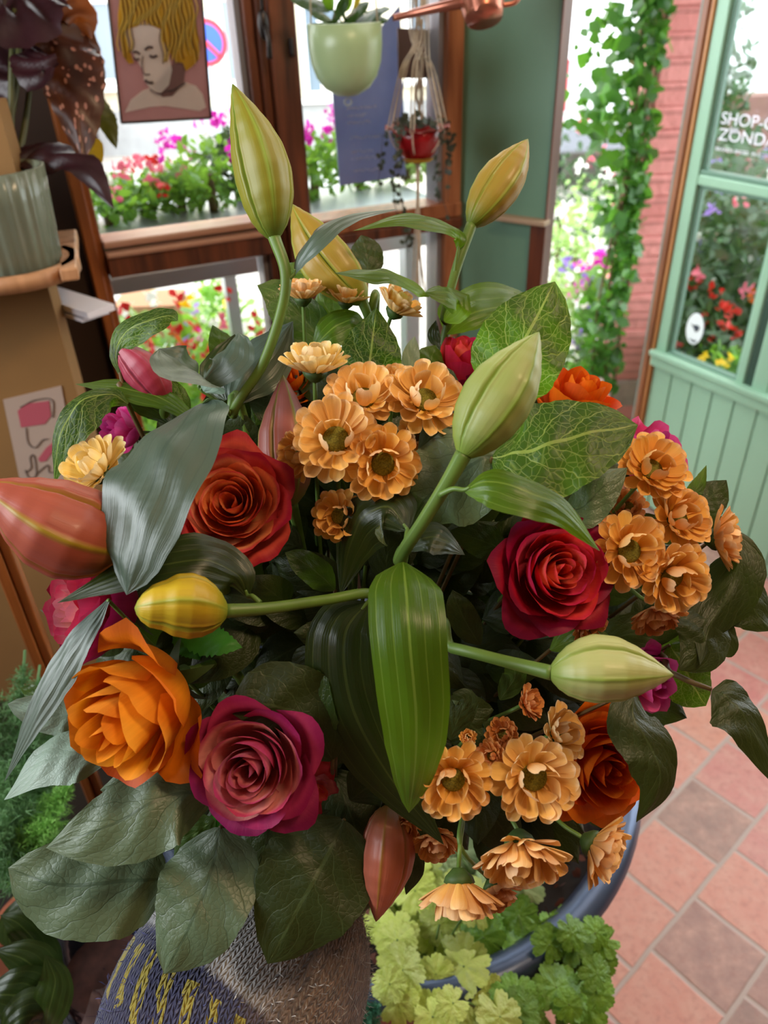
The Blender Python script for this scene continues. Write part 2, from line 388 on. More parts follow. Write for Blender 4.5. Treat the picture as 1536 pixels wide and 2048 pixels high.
hg = empty('window_hook', WIN.hit(584, 95, .05)); tag(hg, 'small dark metal hook sticking out of the right edge of the mullion', 'hook')
c = WIN.hit(583, 95, .048); tube('hook_pin', [c - Z * .014, c + Z * .014], .004, IRON, hg)
m = MB().tube([c, c - WIN.n * .02 + X * .004], .005); m.build('hook_arm', IRON, hg, True)
# green panel between the window and the doorway
pan = empty('wall_green_panel', PAN.pt(0, 0)); tag(pan, kind='structure')
uP0, uP1 = PAN.u(921, 300), PAN.u(1117, 200); zs = PAN.z(1050, 432)
m = MB(); PAN.box(m, 0, uP1, 0, 2.62, -.02, 0); m.build('green_board', G_PANEL, pan)
m = MB(); u2 = PAN.u(1120, 200); u3 = PAN.u(1144, 100)
PAN.box(m, u2 - .003, u3 - .022, 0, 2.62, -.03, .012); m.build('board_trim', wood('red_brown_wood', '#4a2213', '#70391f', (3, 3, 35), .4), pan, bevel=.003)
m = MB(); PAN.box(m, PAN.u(1000, 432), PAN.u(1102, 432), zs - .010, zs, .0, .03); m.build('ledge', mat('pale_batten', '#a98f74', .5), pan, bevel=.002)
m = MB(); PAN.box(m, PAN.u(1062, 500), PAN.u(1092, 500), 0, zs - .012, .0, .014); m.build('lower_trim', MATS['red_brown_wood'], pan, bevel=.003)
# doorway jamb at the hinge side
jm = empty('door_frame', DOOR.pt(0, 0)); tag(jm, kind='structure')
uj0, uj1, uj2, uj3 = DOOR.u(1388, 100), DOOR.u(1396, 100), DOOR.u(1409, 100), DOOR.u(1416, 100)
m = MB(); DOOR.box(m, uj0 - .01, uj1, 0, 2.62, -.07, -.01); m.build('grey_stop', mat('grey_green', '#6b7b73', .5), jm)
m = MB(); DOOR.box(m, uj1, uj2, 0, 2.62, -.07, .012); m.build('jamb', wood('jamb_brown', '#6a3a20', '#96582f', (3, 3, 35), .4), jm, bevel=.003)
m = MB(); DOOR.box(m, uj2, uj3, 0, 2.62, -.07, .006); m.build('jamb_edge', wood('jamb_orange', '#b0703c', '#d29560', (3, 3, 35), .4), jm, bevel=.002)
# the open green door
dr = empty('door_1', DOOR.pt(uj3, 0)); tag(dr, kind='structure')
ud0 = uj3 + .002; ud1 = DOOR.u(1430, 250); ud1 = DOOR.u(1462, 0); zD = DOOR.z(1308, 700); zm0, zm1 = DOOR.z(1405, 372), DOOR.z(1405, 350)
ug1 = DOOR.u(1484, 700); ug2 = DOOR.u(1502, 700); ug3 = DOOR.u(1521, 700); uEnd = ud0 + .92
m = MB(); DOOR.box(m, ud0, ud1, zD, 2.2, -.04, 0); DOOR.box(m, ud1, ug1, zm0, zm1, -.04, 0); DOOR.box(m, ug1, ug2, zD, 2.2, -.04, 0)
DOOR.box(m, ug3, ug3 + .05, zD, 2.2, -.04, 0); DOOR.box(m, uEnd - .1, uEnd, zD, 2.2, -.04, 0); DOOR.box(m, ud0, uEnd, 2.2, 2.3, -.04, 0)
DOOR.box(m, ug3 + .05, uEnd, zm0, zm1, -.04, 0)
m.build('door_stiles', G_DOOR, dr, bevel=.004)
m = MB()
for k in range(3): DOOR.box(m, ug2 + .004 + k * .009, ug2 + .009 + k * .009, zD, 2.2, -.04, -.004)
DOOR.box(m, ug2, ug3, zD, 2.2, -.04, -.014); m.build('grooved_strip', G_DARK, dr)
m = MB()
for a, b, c_, d in ((ud1, ug1, zD, zm0), (ud1, ug1, zm1, 2.2)):
    DOOR.box(m, a, a + .010, c_, d, -.03, -.010); DOOR.box(m, a, b, c_, c_ + .012, -.03, -.004); DOOR.box(m, a, b, d - .01, d, -.03, -.010); DOOR.box(m, b - .008, b, c_, d, -.03, -.010)
m.build('glazing_bead', mat('bead_green', '#5f8572', .4), dr, bevel=.002)
m = MB(); DOOR.box(m, ud0 - .004, uEnd, zD - .045, zD, -.04, .012); DOOR.box(m, ud0 - .006, uEnd, zD - .012, zD + .006, -.04, .022)
m.build('dado_rail', G_DOOR, dr, bevel=.004)
m = MB(); bw = .076; uu = ud0
while uu < uEnd:
    DOOR.box(m, uu + .002, min(uu + bw - .002, uEnd), .012, zD - .045, -.03, -.004); uu += bw
m.build('tongue_boards', G_DOOR, dr, bevel=.003)
m = MB(); DOOR.box(m, ud0, uEnd, .012, zD - .045, -.035, -.012); m.build('board_groove_backing', mat('groove_mid', '#6d9781', .5), dr)
m = MB(); DOOR.box(m, ud1, ug1, zD, 2.2, -.022, -.018); DOOR.box(m, ug3 + .05, uEnd - .1, zD, 2.2, -.022, -.018); m.build('door_pane', glass('door_glass', (.86, .9, .88, 1)), dr)
# lettering on the door glass
def text_on(name, s, pl, px, py, h, m, parent=None, off=.0, ux=1, shear=0.0, sp=1.0):
    c = bpy.data.curves.new(name, 'FONT'); c.body = s; c.size = h; c.extrude = .0004; c.shear = shear; c.space_character = sp
    o = bpy.data.objects.new(name, c); COL.objects.link(o)
    dg = bpy.context.evaluated_depsgraph_get(); me = bpy.data.meshes.new_from_object(o.evaluated_get(dg))
    bpy.data.objects.remove(o); bpy.data.curves.remove(c)
    u, z = pl.uz(px, py, off)
    for v in me.vertices: v.co = pl.pt(u + v.co.x * ux, z + v.co.y, off + v.co.z)
    me.materials.clear(); me.materials.append(m)
    q = bpy.data.objects.new(name, me); COL.objects.link(q)
    if parent: 
        q.parent = parent; inv = rootm(parent).inverted(); me.transform(inv)
    return q
VIN = mat('white_vinyl', '#e9e8f6', .5)
wl = empty('window_lettering', DOOR.hit(1437, 285, -.016)); tag(wl, 'white outlined capital lettering stuck on the upper glass of the green door', 'lettering')
text_on('letters_line', 'SHOP-O', DOOR, 1440, 247, .040, VIN, wl, -.016, 1.12)
text_on('letters_line', 'ZONDA', DOOR, 1435, 279, .040, VIN, wl, -.016, 1.18)
text_on('letters_line', 'BRANDS-SHOES  IN-S', DOOR, 1430, 300, .012, VIN, wl, -.016, 1.2)
c = DOOR.hit(1468, 258, -.015)
mb = MB()
for k in range(5): mb.tube([c + DOOR.d * (.004 * (k - 2)) - V((0, 0, .010)), c + DOOR.d * (.006 * (k - 2)) + V((0, 0, .003))], .0012, 5)
mb.build('strawberry_leaves', VIN, wl)
stk = empty('oval_sticker', DOOR.hit(1389, 658, -.014)); tag(stk, 'white oval sticker with a dark bird at the lower left of the door glass', 'sticker')
su, sz = DOOR.uz(1389, 658, -.014)
ngon_plate(DOOR, None, -.0145, .001, mat('sticker_white', '#e8f1f5', .5), 'sticker_disc', stk, [(su + .0300 * math.cos(a * PI / 16), sz + .047 * math.sin(a * PI / 16)) for a in range(32)])
bird = [(-.016, .012), (-.004, .010), (.004, .014), (.014, .012), (.017, .006), (.012, -.004), (.004, -.008), (.000, -.002), (-.008, .006)]
ngon_plate(DOOR, None, -.0135, .0006, mat('sticker_navy', '#39424f', .5), 'bird_mark', stk, [(su + a, sz + b) for a, b in bird])
text_on('sticker_text', 'vogel', DOOR, 1378, 680, .012, MATS['sticker_navy'], stk, -.0135, 1.0)
# left side: tan board, card, black gap, post, shelf
LFT = Plane(P(100, 700, 1.24), (1.0, 0.12))
o = empty('wall_tan_partition', LFT.pt(0, 0)); tag(o, kind='structure')
ub = LFT.u(172, 850)
m = MB(); LFT.box(m, ub - .9, ub, .15, LFT.z(60, 200), -.05, 0); m.build('tan_board', TAN, o)
BK = Plane(P(160, 500, 1.5), (0.93, 0.36))
m = MB(); BK.box(m, BK.u(60, 500), BK.u(178, 420), 0, 2.4, -.03, 0); m.build('dark_gap_sheet', GAP_BLK, o)  # black sheet painted in for the shade of the gap beside the window
PS = Plane(P(40, 1200, .98), (0.93, 0.36)); 
m = MB(); PS.box(m, PS.u(14, 1200), PS.u(36, 1200), .0, PS.z(20, 900), -.03, 0); PS.box(m, PS.u(38, 1200), PS.u(58, 1200), .0, PS.z(20, 900), -.035, -.005)
m.build('orange_post', MATS['orange_wood'], o, bevel=.002)
# white ledge end
st = P(168, 590, 1.25); WL = Plane(st, (0.766, -0.642))
o = empty('white_ledge', st); tag(o, 'white painted ledge end poking out beside the tan board, left of the window', 'ledge')
a, b = P(112, 572, 1.33), P(228, 608, 1.24)
dd = (b - a).normalized(); nn = dd.cross(V((0, 0, 1))).normalized()
for k, (dz, th) in enumerate(((0, .010), (-.014, .006))):
    m = MB(); vs = []
    for q in (a, b if k == 0 else a.lerp(b, .88)):
        for s1 in (0, 1):
            for s2 in (0, 1): vs.append(q + nn * (.05 * s1) + V((0, 0, dz - th * s2)))
    m.add(vs, [(0, 1, 3, 2), (4, 6, 7, 5), (0, 4, 5, 1), (2, 3, 7, 6), (0, 2, 6, 4), (1, 5, 7, 3)]); m.build('ledge_board', mat('ledge_white', '#e8e4ec', .3), o)
# card pinned on the board
cd = empty('drawing_card', LFT.hit(85, 880, .003)); tag(cd, 'white card with a pink lampshade drawing pinned to the tan board', 'card')
ngon_plate(LFT, [(6, 800), (122, 772), (158, 965), (62, 1010), (48, 1000)], .003, .002, mat('card_paper', '#b09a8c', .8), 'card_sheet', cd)
PK = mat('card_pink', '#b0505e', .8)
ngon_plate(LFT, [(35, 822), (52, 808), (98, 802), (102, 832), (90, 848), (42, 855)], .0042, .001, PK, 'pink_shape', cd)
ngon_plate(LFT, [(76, 918), (92, 896), (112, 880), (108, 900), (92, 922), (80, 924)], .0042, .001, PK, 'pink_shape', cd)
ngon_plate(LFT, [(122, 908), (140, 902), (142, 912), (124, 918)], .0042, .001, PK, 'pink_shape', cd)
PC = mat('pencil_line', '#5a4a42', .8)
for pts in ([(52, 856), (56, 885), (70, 895), (85, 880), (96, 878)], [(50, 945), (62, 935), (60, 915), (68, 912), (72, 950), (58, 955), (50, 940)], [(70, 950), (95, 930), (100, 945), (130, 938)], [(40, 815), (70, 800), (104, 800), (106, 835)]):
    tube('pencil_stroke', [LFT.hit(x, y, .0045) for x, y in pts], .0009, PC, cd, 5)
# shelf with ring and the ribbed pot
SHz = atZ
shp = P(60, 545, 1.12); sz = shp.z
sh = empty('plant_shelf', shp); tag(sh, 'tan wooden shelf with a round hole holding the ribbed pot at the left edge', 'shelf')
m = MB(); a = P(172, 512, 1.22); LFT2 = Plane(P(60, 530, 1.07), (0.95, 0.30))
ue = LFT2.u(150, 520); LFT2.box(m, ue - .50, LFT2.u(-30, 520), sz - .006, sz + .012, -.16, .0); LFT2.box(m, LFT2.u(112, 520), ue, sz - .006, sz + .012, -.16, .0); LFT2.box(m, ue - .50, ue, sz - .006, sz + .012, -.24, -.15)
m.build('shelf_board', MATS['oak'], sh, bevel=.003)
pc = P(22, 520, 1.13); pr = .078
vs, fs, uv = lathe([(pr + .003, -.010), (pr + .016, -.010), (pr + .016, .012), (pr + .003, .012), (pr + .003, -.010)], 40, V((pc.x, pc.y, sz))); mesh('shelf_ring', vs, fs, MATS['oak'], sh, uv)
pt_ = empty('ribbed_pot', V((pc.x, pc.y, sz - .01))); tag(pt_, 'ribbed grey green ceramic pot standing in the shelf ring at the left edge', 'plant pot')
RIB = mat('pot_grey_green', '#6d7362', .25, var=.1)
vs, fs, uv = lathe([(.03, 0), (.062, .0), (.070, .01), (pr * .97, .11), (pr, .150), (pr - .006, .150), (pr - .010, .12)], 140, V((pc.x, pc.y, sz - .012)), .014, 28); mesh('pot_body', vs, fs, RIB, pt_, uv)
vs, fs, uv = lathe([(pr - .008, .130), (.0005, .134)], 30, V((pc.x, pc.y, sz - .012))); mesh('soil', vs, fs, mat('soil', '#1c130d', .95, bump=.5, bscale=90), pt_, uv)
# ================================================================== plant builders
PROF = {
 'salal': [(0, .06), (.05, .34), (.14, .72), (.28, .97), (.42, 1.0), (.58, .93), (.72, .74), (.84, .47), (.93, .22), (1, .0)],
 'round': [(0, .12), (.05, .45), (.14, .80), (.30, 1.0), (.50, 1.0), (.68, .90), (.82, .68), (.92, .38), (1, .0)],
 'lily': [(0, .16), (.06, .50), (.16, .80), (.30, .97), (.45, 1.0), (.62, .86), (.78, .58), (.90, .30), (1, .0)],
 'strap': [(0, .10), (.03, .42), (.08, .72), (.18, .95), (.32, 1.0), (.55, .95), (.72, .80), (.86, .55), (.95, .26), (1, .0)],
 'lance': [(0, .10), (.15, .5), (.35, .9), (.5, 1.0), (.65, .85), (.8, .55), (.92, .22), (1, .0)]}
def leaf(parent, pts, W, m, prof='salal', n=(0, 0, 1), n2=None, fold=.12, cup=0.0, wave=.03, seed=0, wl=1.0, wr=1.0, name='leaf', petiole=None, nu=10, nv=26, serr=0.0, wp=3.0):
    """leaf blade: pts = (px, py, depth) from base to tip, W = full width in photo pixels"""
    C = [P(*p) for p in pts]; ds = [V((p[2], 0, 0)) for p in pts]
    rnd = random.Random(seed * 7 + 13); ph = rnd.uniform(0, 6); ph2 = rnd.uniform(0, 6)
    def pos(t): return cat(C, t)
    def fn(a, t):
        c = pos(t); T = (pos(min(t + .02, 1)) - pos(max(t - .02, 0))).normalized()
        nh = V(n).lerp(V(n2), t) if n2 is not None else V(n)
        N = Dc(*nh); Sd = T.cross(N).normalized(); N = Sd.cross(T).normalized()
        sc = M3.transposed() @ Sd; pr = math.sqrt(max(.12, 1 - sc.z ** 2)); d = cat(ds, t).x
        s = a * 2 - 1; w_ = W * .5 * lerp_tab(PROF[prof], t) * d / FP / pr * (wl if s < 0 else wr)
        if serr: w_ *= 1 + serr * math.sin(t * 95)
        h = -fold * abs(s) * w_ + cup * s * s * w_ + w_ * wave * 2.2 * math.sin(t * 11 + ph + (1.5 if s > 0 else 0)) * abs(s) ** 1.5 + w_ * wave * math.sin(t * 23 + ph2 + s * 4)
        return c + Sd * (s * w_) + N * h, (a, t)
    vs, fs, uv = grid(nu, nv, fn)
    o = mesh(name, vs, fs, m, parent, uv)
    if petiole: tube('petiole', [P(*petiole), C[0].lerp(P(*petiole), .45) + V((0, 0, .002)), C[0], pos(.06)], [.0019, .0015, .0013, .0008], m if False else STEMM, o, 7)
    return o
def bud(parent, base, tip, W, m, roll=0.0, bend=0.0, bdir=(0, 0, 1), name='bud', fat=.42, blunt=0.0):
    """closed lily bud: three outer tepals with midribs and seams, px coordinates"""
    A, B = P(*base), P(*tip); ax = (B - A); L = ax.length; T = ax.normalized(); bd = Dc(*bdir)
    r0 = W * .46 * (base[2] * .55 + tip[2] * .45) / FP
    tab = [(0, .17), (.03, .33), (.08, .54), (.16, .75), (.27, .92), (fat, 1.0), (.56, .94), (.70, .74), (.82, .49 + blunt * .35), (.91, .27 + blunt * .42), (.97, .11 + blunt * .28), (1, .015)]
    zc = Dc(0, 0, 1); X = (zc - T * zc.dot(T)).normalized(); Y = T.cross(X)
    def fn(a, t):
        th = a * 2 * PI; R = lerp_tab(tab, t) * r0
        q = math.cos(3 * (th - roll))                 # +1 at the outer midribs
        env = math.sin(min(1, t * 1.05) * PI) ** .5
        r = R * (1 + .085 * q * env)
        dm = abs(((th - roll) / (2 * PI / 3) + .5) % 1 - .5) * 2 * PI / 3
        r += R * .050 * math.exp(-(dm / .06) ** 2) * env
        dsm = abs(PI / 3 - dm); r -= R * .15 * math.exp(-(dsm / .05) ** 2) * env
        r += R * .035 * math.exp(-((dsm - .16) / .07) ** 2) * env
        c = A + T * (L * t) + bd * (bend * math.sin(t * PI) * L)
        return c + X * (math.cos(th) * r) + Y * (math.sin(th) * r), (((th - roll) / (2 * PI)) % 1 if False else (th - roll) / (2 * PI) + 2, t)
    vs, fs, uv = grid(144, 40, fn)
    return mesh(name, vs, fs, m, parent, uv)
def petal_mesh(name, L, a_half, r0, z0, r1, z1, cup, curl, ruf, m, parent, rnd, swirl=.1, nu=12, nv=12, point=.0, edge=.30):
    ph = [rnd.uniform(0, 6.28) for _ in range(4)]
    def fn(u, t):
        s = u * 2 - 1; te = t * (1 - edge * abs(s) ** 2.6 + point * (1 - abs(s)) ** 3)
        q = math.sin(min(te, 1) * PI / 2) ** cup
        r = r0 + (r1 - r0) * q; z = z0 + (z1 - z0) * te ** 1.25
        if te > .72: e = (te - .72) / .28; r += curl * r1 * .30 * e * e; z -= curl * r1 * .26 * e * e
        r *= 1 + swirl * s - .05 * s * s
        rr = r1 * ruf * te ** 3; r += rr * math.sin(s * 5 + ph[0]) + rr * .6 * math.sin(s * 11 + ph[1]); z += rr * .9 * math.sin(s * 7 + ph[2]) + rr * .4 * math.sin(s * 15 + ph[3])
        wid = a_half * (.55 + .45 * min(1, te * 1.4)); th = s * wid
        return V((r * math.cos(th), r * math.sin(th), z)), (u, te)
    vs, fs, uv = grid(nu, nv, fn)
    return mesh(name, vs, fs, m, parent, uv, local=True)
def rose(label, c, face, Rpx, mats, n=28, seed=1, height=.95, curl=1.0, ruf=.02, tight=1.0, core=.34, spin=0, group=None, drop=0.10, stem=True, squash=None, outer=None, edge=.3, dish=.45):
    """rose: whorls of single petals from a tight spiral heart to reflexed outer petals"""
    rnd = random.Random(seed); R = Rpx * c[2] / FP
    root = setroot(empty('rose', P(*c)), Dc(*face)); tag(root, label, 'rose', group)
    hgt = R * height
    for i in range(n):
        f = (i + .5) / n; rim = R * (.06 + .94 * f ** (.92 * tight))
        z1 = hgt * (core - dish * (f - .15) ** 2 * 1.2 - drop * f ** 5) + rnd.uniform(-.02, .02) * R
        if f < .2: z1 = hgt * (core - .02 * (1 - f / .2))
        a_half = 1.75 - 1.0 * f ** .6
        cv = curl * max(0, (f - .35)) * 1.3
        mm = mats[0] if f < .3 else (mats[1] if f < .72 else mats[2])
        p = petal_mesh('petal', R, a_half, R * (.04 + .05 * f), -hgt * .62, rim, z1, .95 - .45 * f, cv, ruf * (.4 + f), mm, root, rnd, .10 if f < .5 else .05, point=rnd.uniform(.0, .06), edge=edge)
        p.rotation_euler = (rnd.uniform(-.05, .05), rnd.uniform(-.05, .05), i * 2.39996 + spin + rnd.uniform(-.15, .15))
    vs, fs, uv = lathe([(.0005, -hgt * .95), (R * .10, -hgt * .92), (R * .13, -hgt * .75), (R * .10, -hgt * .6)], 14); mesh('calyx', vs, fs, CALYX, root, uv, local=True)
    for k in range(5):
        a = k * 2 * PI / 5 + seed; X = V((math.cos(a), math.sin(a), 0)); Y = V((-math.sin(a), math.cos(a), 0))
        vs, fs, uv = grid(4, 8, lambda u, t: (X * (R * (.1 + .42 * t)) + V((0, 0, -hgt * (.70 + .25 * t * t))) + Y * ((u - .5) * R * .26 * (1 - t) ** .7), (u, t)))
        mesh('sepal', vs, fs, CALYX, root, uv, local=True)
    if stem: stem_to(root, P(*c) - Dc(*face) * hgt * .9, Dc(*face), .0032)
    return root
BIND = P(660, 1700, .745)
def stem_to(root, p, d, r, m=None):
    q = BIND + (p - BIND).cross(Dc(0, 0, 1)).normalized() * .006
    tube('stem', [p, p - d * .035 + (q - p) * .12, p.lerp(q, .62) - V((0, 0, .01)), q, q + (q - p).normalized() * .07 + V((0, 0, -.06))], [r, r * 1.05, r * 1.1, r * 1.1, r * 1.1], m or STEMM, root, 8)
MUMPET = {}
def mum_petal(kind, m, v):
    k = (kind, m.name, v)
    if k in MUMPET: return MUMPET[k]
    rnd = random.Random(v * 31 + 5); cv = {0: .10, 1: .34, 2: .62}[kind]; tw = rnd.uniform(-.12, .12); wd = rnd.uniform(.165, .195)
    def fn(u, t):
        s = u * 2 - 1; w_ = wd * lerp_tab([(0, .34), (.2, .55), (.5, .86), (.72, 1.0), (.84, .98), (.91, .86), (.96, .66), (1, .38)], t)
        x = t - (t > .85) * .03 * (t - .85) * 6 * s * s; z = cv * t * t * .8 - .10 * math.sin(t * PI) * 0 + (.05 * (t > .8)) * (t - .8) * 5 * (1 if kind == 2 else 0)
        return V((x, s * w_ + tw * t * t * .5, z + (s * s) * w_ * .42 - .05 * w_ * math.cos(s * 9) + tw * s * w_)), (u, t)
    vs, fs, uv = grid(8, 14, fn); me = bpy.data.meshes.new('ray_petal'); me.from_pydata([tuple(x) for x in vs], [], fs); me.update()
    ul = me.uv_layers.new(name='UVMap')
    for lp in me.loops: ul.data[lp.index].uv = uv[lp.vertex_index]
    me.polygons.foreach_set('use_smooth', [True] * len(me.polygons)); me.materials.append(m); MUMPET[k] = me; return me
def mum(label, c, face, Rpx, m, seed=1, openness=1.0, group=None, disc=.30, name='chrysanthemum', rows=3, stem=True, tube_stem=None):
    """spray chrysanthemum: three rings of spoon petals, green-gold centre, bracts"""
    rnd = random.Random(seed * 3 + 1); R = Rpx * 1.07 * c[2] / FP
    root = setroot(empty(name, P(*c)), Dc(*face)); tag(root, label, 'flower', group)
    base = R * disc * .92
    for ring in range(rows):
        cnt = (16, 14, 6)[ring]; elev = math.radians((4, 18, 30)[ring] + (1 - openness) * (48, 42, 28)[ring]); Lr = R * (.80, .70, .42)[ring]
        off = rnd.uniform(0, 1)
        for k in range(cnt):
            o = bpy.data.objects.new('ray_petal', mum_petal(ring, m, rnd.randrange(4))); COL.objects.link(o); o.parent = root
            a = (k + off) * 2 * PI / cnt + rnd.uniform(-.10, .10); e = elev + rnd.uniform(-.16, .16); L = Lr * rnd.uniform(.86, 1.08)
            o.rotation_euler = (rnd.uniform(-.25, .25), -e, a)
            o.location = (base * math.cos(a), base * math.sin(a), R * (.00 + .05 * ring)); o.scale = (L, R * rnd.uniform(.92, 1.12), R * .9)
    def fn(u, t):
        a = u * 2 * PI; r = R * disc * math.sin(t * PI / 2) ; z = R * .10 + R * .14 * math.cos(t * PI / 2); return V((r * math.cos(a), r * math.sin(a), z)), (u, t)
    vs, fs, uv = grid(24, 8, fn); mesh('flower_centre', vs, fs, DISC, root, uv, local=True)
    vs, fs, uv = lathe([(.0005, -R * .30), (R * .12, -R * .30), (R * .30, -R * .12), (R * .34, -R * .0), (R * .25, R * .05)], 18, ripple=.06, rn=9); mesh('calyx', vs, fs, CALYX, root, uv, local=True)
    if tube_stem: tube('stem', [P(*c) - Dc(*face) * R * .28] + [P(*q) for q in tube_stem], .0014, STEMM, root, 7)
    elif stem: stem_to(root, P(*c) - Dc(*face) * R * .28, Dc(*face), .0014)
    return root
# plant materials
STEMM = mat('stem_green', '#5f7d35', .45, var=.15, vscale=40, trans=.0)
STEMB = mat('twig_brown', '#5d4a24', .6, var=.2, vscale=60)
CALYX = mat('calyx_green', '#3c5622', .6, var=.2, vscale=80)
DISC = mat('disc_green_gold', '#77792a', .8, var=.45, vscale=900, bump=1.0, bscale=1400)
SALAL = leaf_mat('salal_leaf', '#43602a', '#6f8a4a', '#93a95e', 'salal', .36, .30, '#8fbf2a', .4)
SALAL_B = leaf_mat('salal_backlit', '#28481a', '#4f7a30', '#b4cc66', 'salal', .42, .5, '#7fb81a', .75, cells=12, sec=4.5, netk=.5)  # veins coloured paler, as light from behind would show them
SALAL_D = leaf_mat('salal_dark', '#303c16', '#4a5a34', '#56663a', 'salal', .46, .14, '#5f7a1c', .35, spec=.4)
SALAL_P = leaf_mat('salal_pale', '#9db3a0', '#c4cba8', '#7e937c', 'salal', .45, .2, '#9aa860', .35)
SALAL_G = leaf_mat('salal_grey', '#64785a', '#8aa084', '#34482e', 'salal', .42, .16, '#6c8a40', .55)
LILYL = leaf_mat('lily_leaf', '#4c721c', '#6a8f34', '#9aba50', 'lily', .32, .42, '#98c81e', .5)
LILYD = leaf_mat('lily_leaf_dark', '#2a3a16', '#44522c', '#5a6830', 'lily', .30, .14, '#4f6a1a', .4)
LILYG = leaf_mat('lily_leaf_grey', '#4f6152', '#8ba393', '#34483a', 'lily', .38, .10, '#5a7a3a', .5, spec=.7)  # grey base colour holds window sheen plus the leaf's own pale coating
# ================================================================== things by the window
BEG = NT('begonia_leaf'); u, v, uvv = BEG.uv(); mp = BEG.node('ShaderNodeMapping'); mp.inputs['Scale'].default_value = (9, 16, 1); BEG.link(uvv, mp.inputs[0])
vo = BEG.node('ShaderNodeTexVoronoi'); BEG.link(mp.outputs[0], vo.inputs['Vector']); vo.inputs['Scale'].default_value = 1.0
dots = BEG.math('LESS_THAN', vo.outputs['Distance'], .26)
bc = BEG.mix(dots, BEG.ramp(BEG.noise(3, 3, uvv), [(.3, lin('#2a130f')), (.7, lin('#5a2e1c'))]), lin('#b07868')); BEG.link(bc, BEG.b.inputs['Base Color']); BEG.b.inputs['Roughness'].default_value = .35
BEG.translucent(BEG.mix(dots, lin('#7a4a1e'), lin('#c89058')), .3); BEG = BEG.m
BEGD = mat('begonia_dark', '#2b1016', .4, var=.3, vscale=20, trans=.12, tcol='#5a1c24'); BEGO = mat('begonia_orange', '#6b3a1a', .45, var=.3, vscale=30, trans=.45, tcol='#b8601c')
bp = empty('begonia_plant', V((pc.x, pc.y, sz + .12))); tag(bp, 'dark spotted begonia with big drooping leaves growing in the ribbed pot', 'potted plant')
for pts in ([(18, 360, 1.13), (22, 250, 1.12), (24, 120, 1.10), (30, 20, 1.10)], [(22, 230, 1.12), (34, 160, 1.12), (42, 40, 1.12)], [(30, 345, 1.13), (50, 250, 1.14), (62, 150, 1.13)]):
    tube('cane', [P(*p) for p in pts], [.0055, .005, .004], mat('cane_green', '#4a4a20', .5), bp)
B_ = [([(100, -30, 1.12), (60, 10, 1.10), (10, 30, 1.08), (-60, 20, 1.08)], 150, BEGD, (0, .4, 1), .1), ([(60, 15, 1.12), (110, 10, 1.13), (160, 30, 1.14), (182, 78, 1.15)], 76, BEGO, (.2, .2, 1), .2),
      ([(65, 30, 1.12), (110, 90, 1.12), (145, 190, 1.12), (165, 330, 1.13)], 128, BEG, (.2, .1, 1), .25), ([(80, 25, 1.14), (125, 60, 1.15), (165, 130, 1.16), (172, 235, 1.17)], 90, BEG, (.5, 0, 1), .2),
      ([(60, 90, 1.10), (60, 120, 1.09), (80, 150, 1.08), (110, 135, 1.08)], 90, BEGD, (0, .3, 1), .1), ([(20, 330, 1.12), (90, 305, 1.11), (165, 330, 1.10), (228, 418, 1.10)], 74, BEGD, (0, .5, 1), .3),
      ([(170, 190, 1.18), (195, 215, 1.18), (215, 250, 1.18), (233, 298, 1.18)], 42, mat('begonia_olive', '#4a4a1c', .4, trans=.3, tcol='#7a8a1c'), (.3, 0, 1), .2), ([(0, 60, 1.14), (-30, 130, 1.12), (-20, 200, 1.12), (10, 300, 1.12)], 110, BEGD, (0, 0, 1), .1),
      ([(10, 90, 1.15), (40, 110, 1.16), (80, 150, 1.17), (100, 180, 1.17)], 60, BEGD, (0, 0, 1), .2), ([(-10, 320, 1.13), (30, 310, 1.12), (70, 320, 1.12), (105, 350, 1.12)], 60, BEGD, (0, .3, 1), .2)]
for i, (pts, W, mm, n_, fo) in enumerate(B_): leaf(bp, pts, W, mm, 'salal', n_, fold=fo, wave=.10, seed=i + 50, wl=1.15, wr=.9, serr=.05)
fl = mat('begonia_yellow', '#b89a1e', .6, trans=.4, tcol='#d8b820')
leaf(bp, [(185, 275, 1.16), (190, 300, 1.16), (196, 335, 1.16)], 34, fl, 'round', (0, 0, 1), seed=70, name='blossom')
# portrait hanging in the window
por = empty('portrait_picture', WIN.hit(320, 120, .012)); tag(por, 'painted glass picture of a golden haired woman hanging in the window', 'picture')
def wp(name, pix, off, m): return ngon_plate(WIN, pix, off, .0012, m, name, por)
MV = mat('portrait_mauve', '#b08c8a', .6, var=.15, vscale=14, trans=.6, tcol='#b08c8a'); CR = mat('portrait_cream', '#f0e8e0', .6, var=.1, vscale=18, trans=.65, tcol='#f0e8e0')
HR = mat('portrait_gold', '#c8a230', .5, var=.35, vscale=30, trans=.6, tcol='#ecc838'); HD = mat('portrait_gold_dark', '#5e4416', .6, trans=.3); HL = mat('portrait_gold_light', '#e0c45a', .5, trans=.55, tcol='#f0d868')
SH = mat('portrait_shade', '#84625e', .6, trans=.5, tcol='#a07e78'); LNE = mat('portrait_line', '#3f302c', .7); PF = mat('portrait_edge', '#33291f', .4, .3)
quad = [(210, -60), (398, -80), (422, 236), (243, 246)]
wp('picture_panel', quad, .010, MV)
mb = MB(); cr = [WIN.hit(x, y, .0115) for x, y in quad]
for a, b in zip(cr, cr[1:] + cr[:1]): mb.tube([a, b], .0022, 6, 2)
mb.build('picture_edge', PF, por, True)
wp('shoulders', [(250, 225), (262, 200), (285, 182), (300, 176), (318, 190), (338, 188), (352, 160), (372, 165), (392, 172), (405, 188), (412, 215), (400, 222), (330, 212), (300, 214)], .0122, CR)
wp('neck', [(306, 172), (352, 120), (372, 128), (368, 165), (345, 192), (325, 194)], .0128, SH)
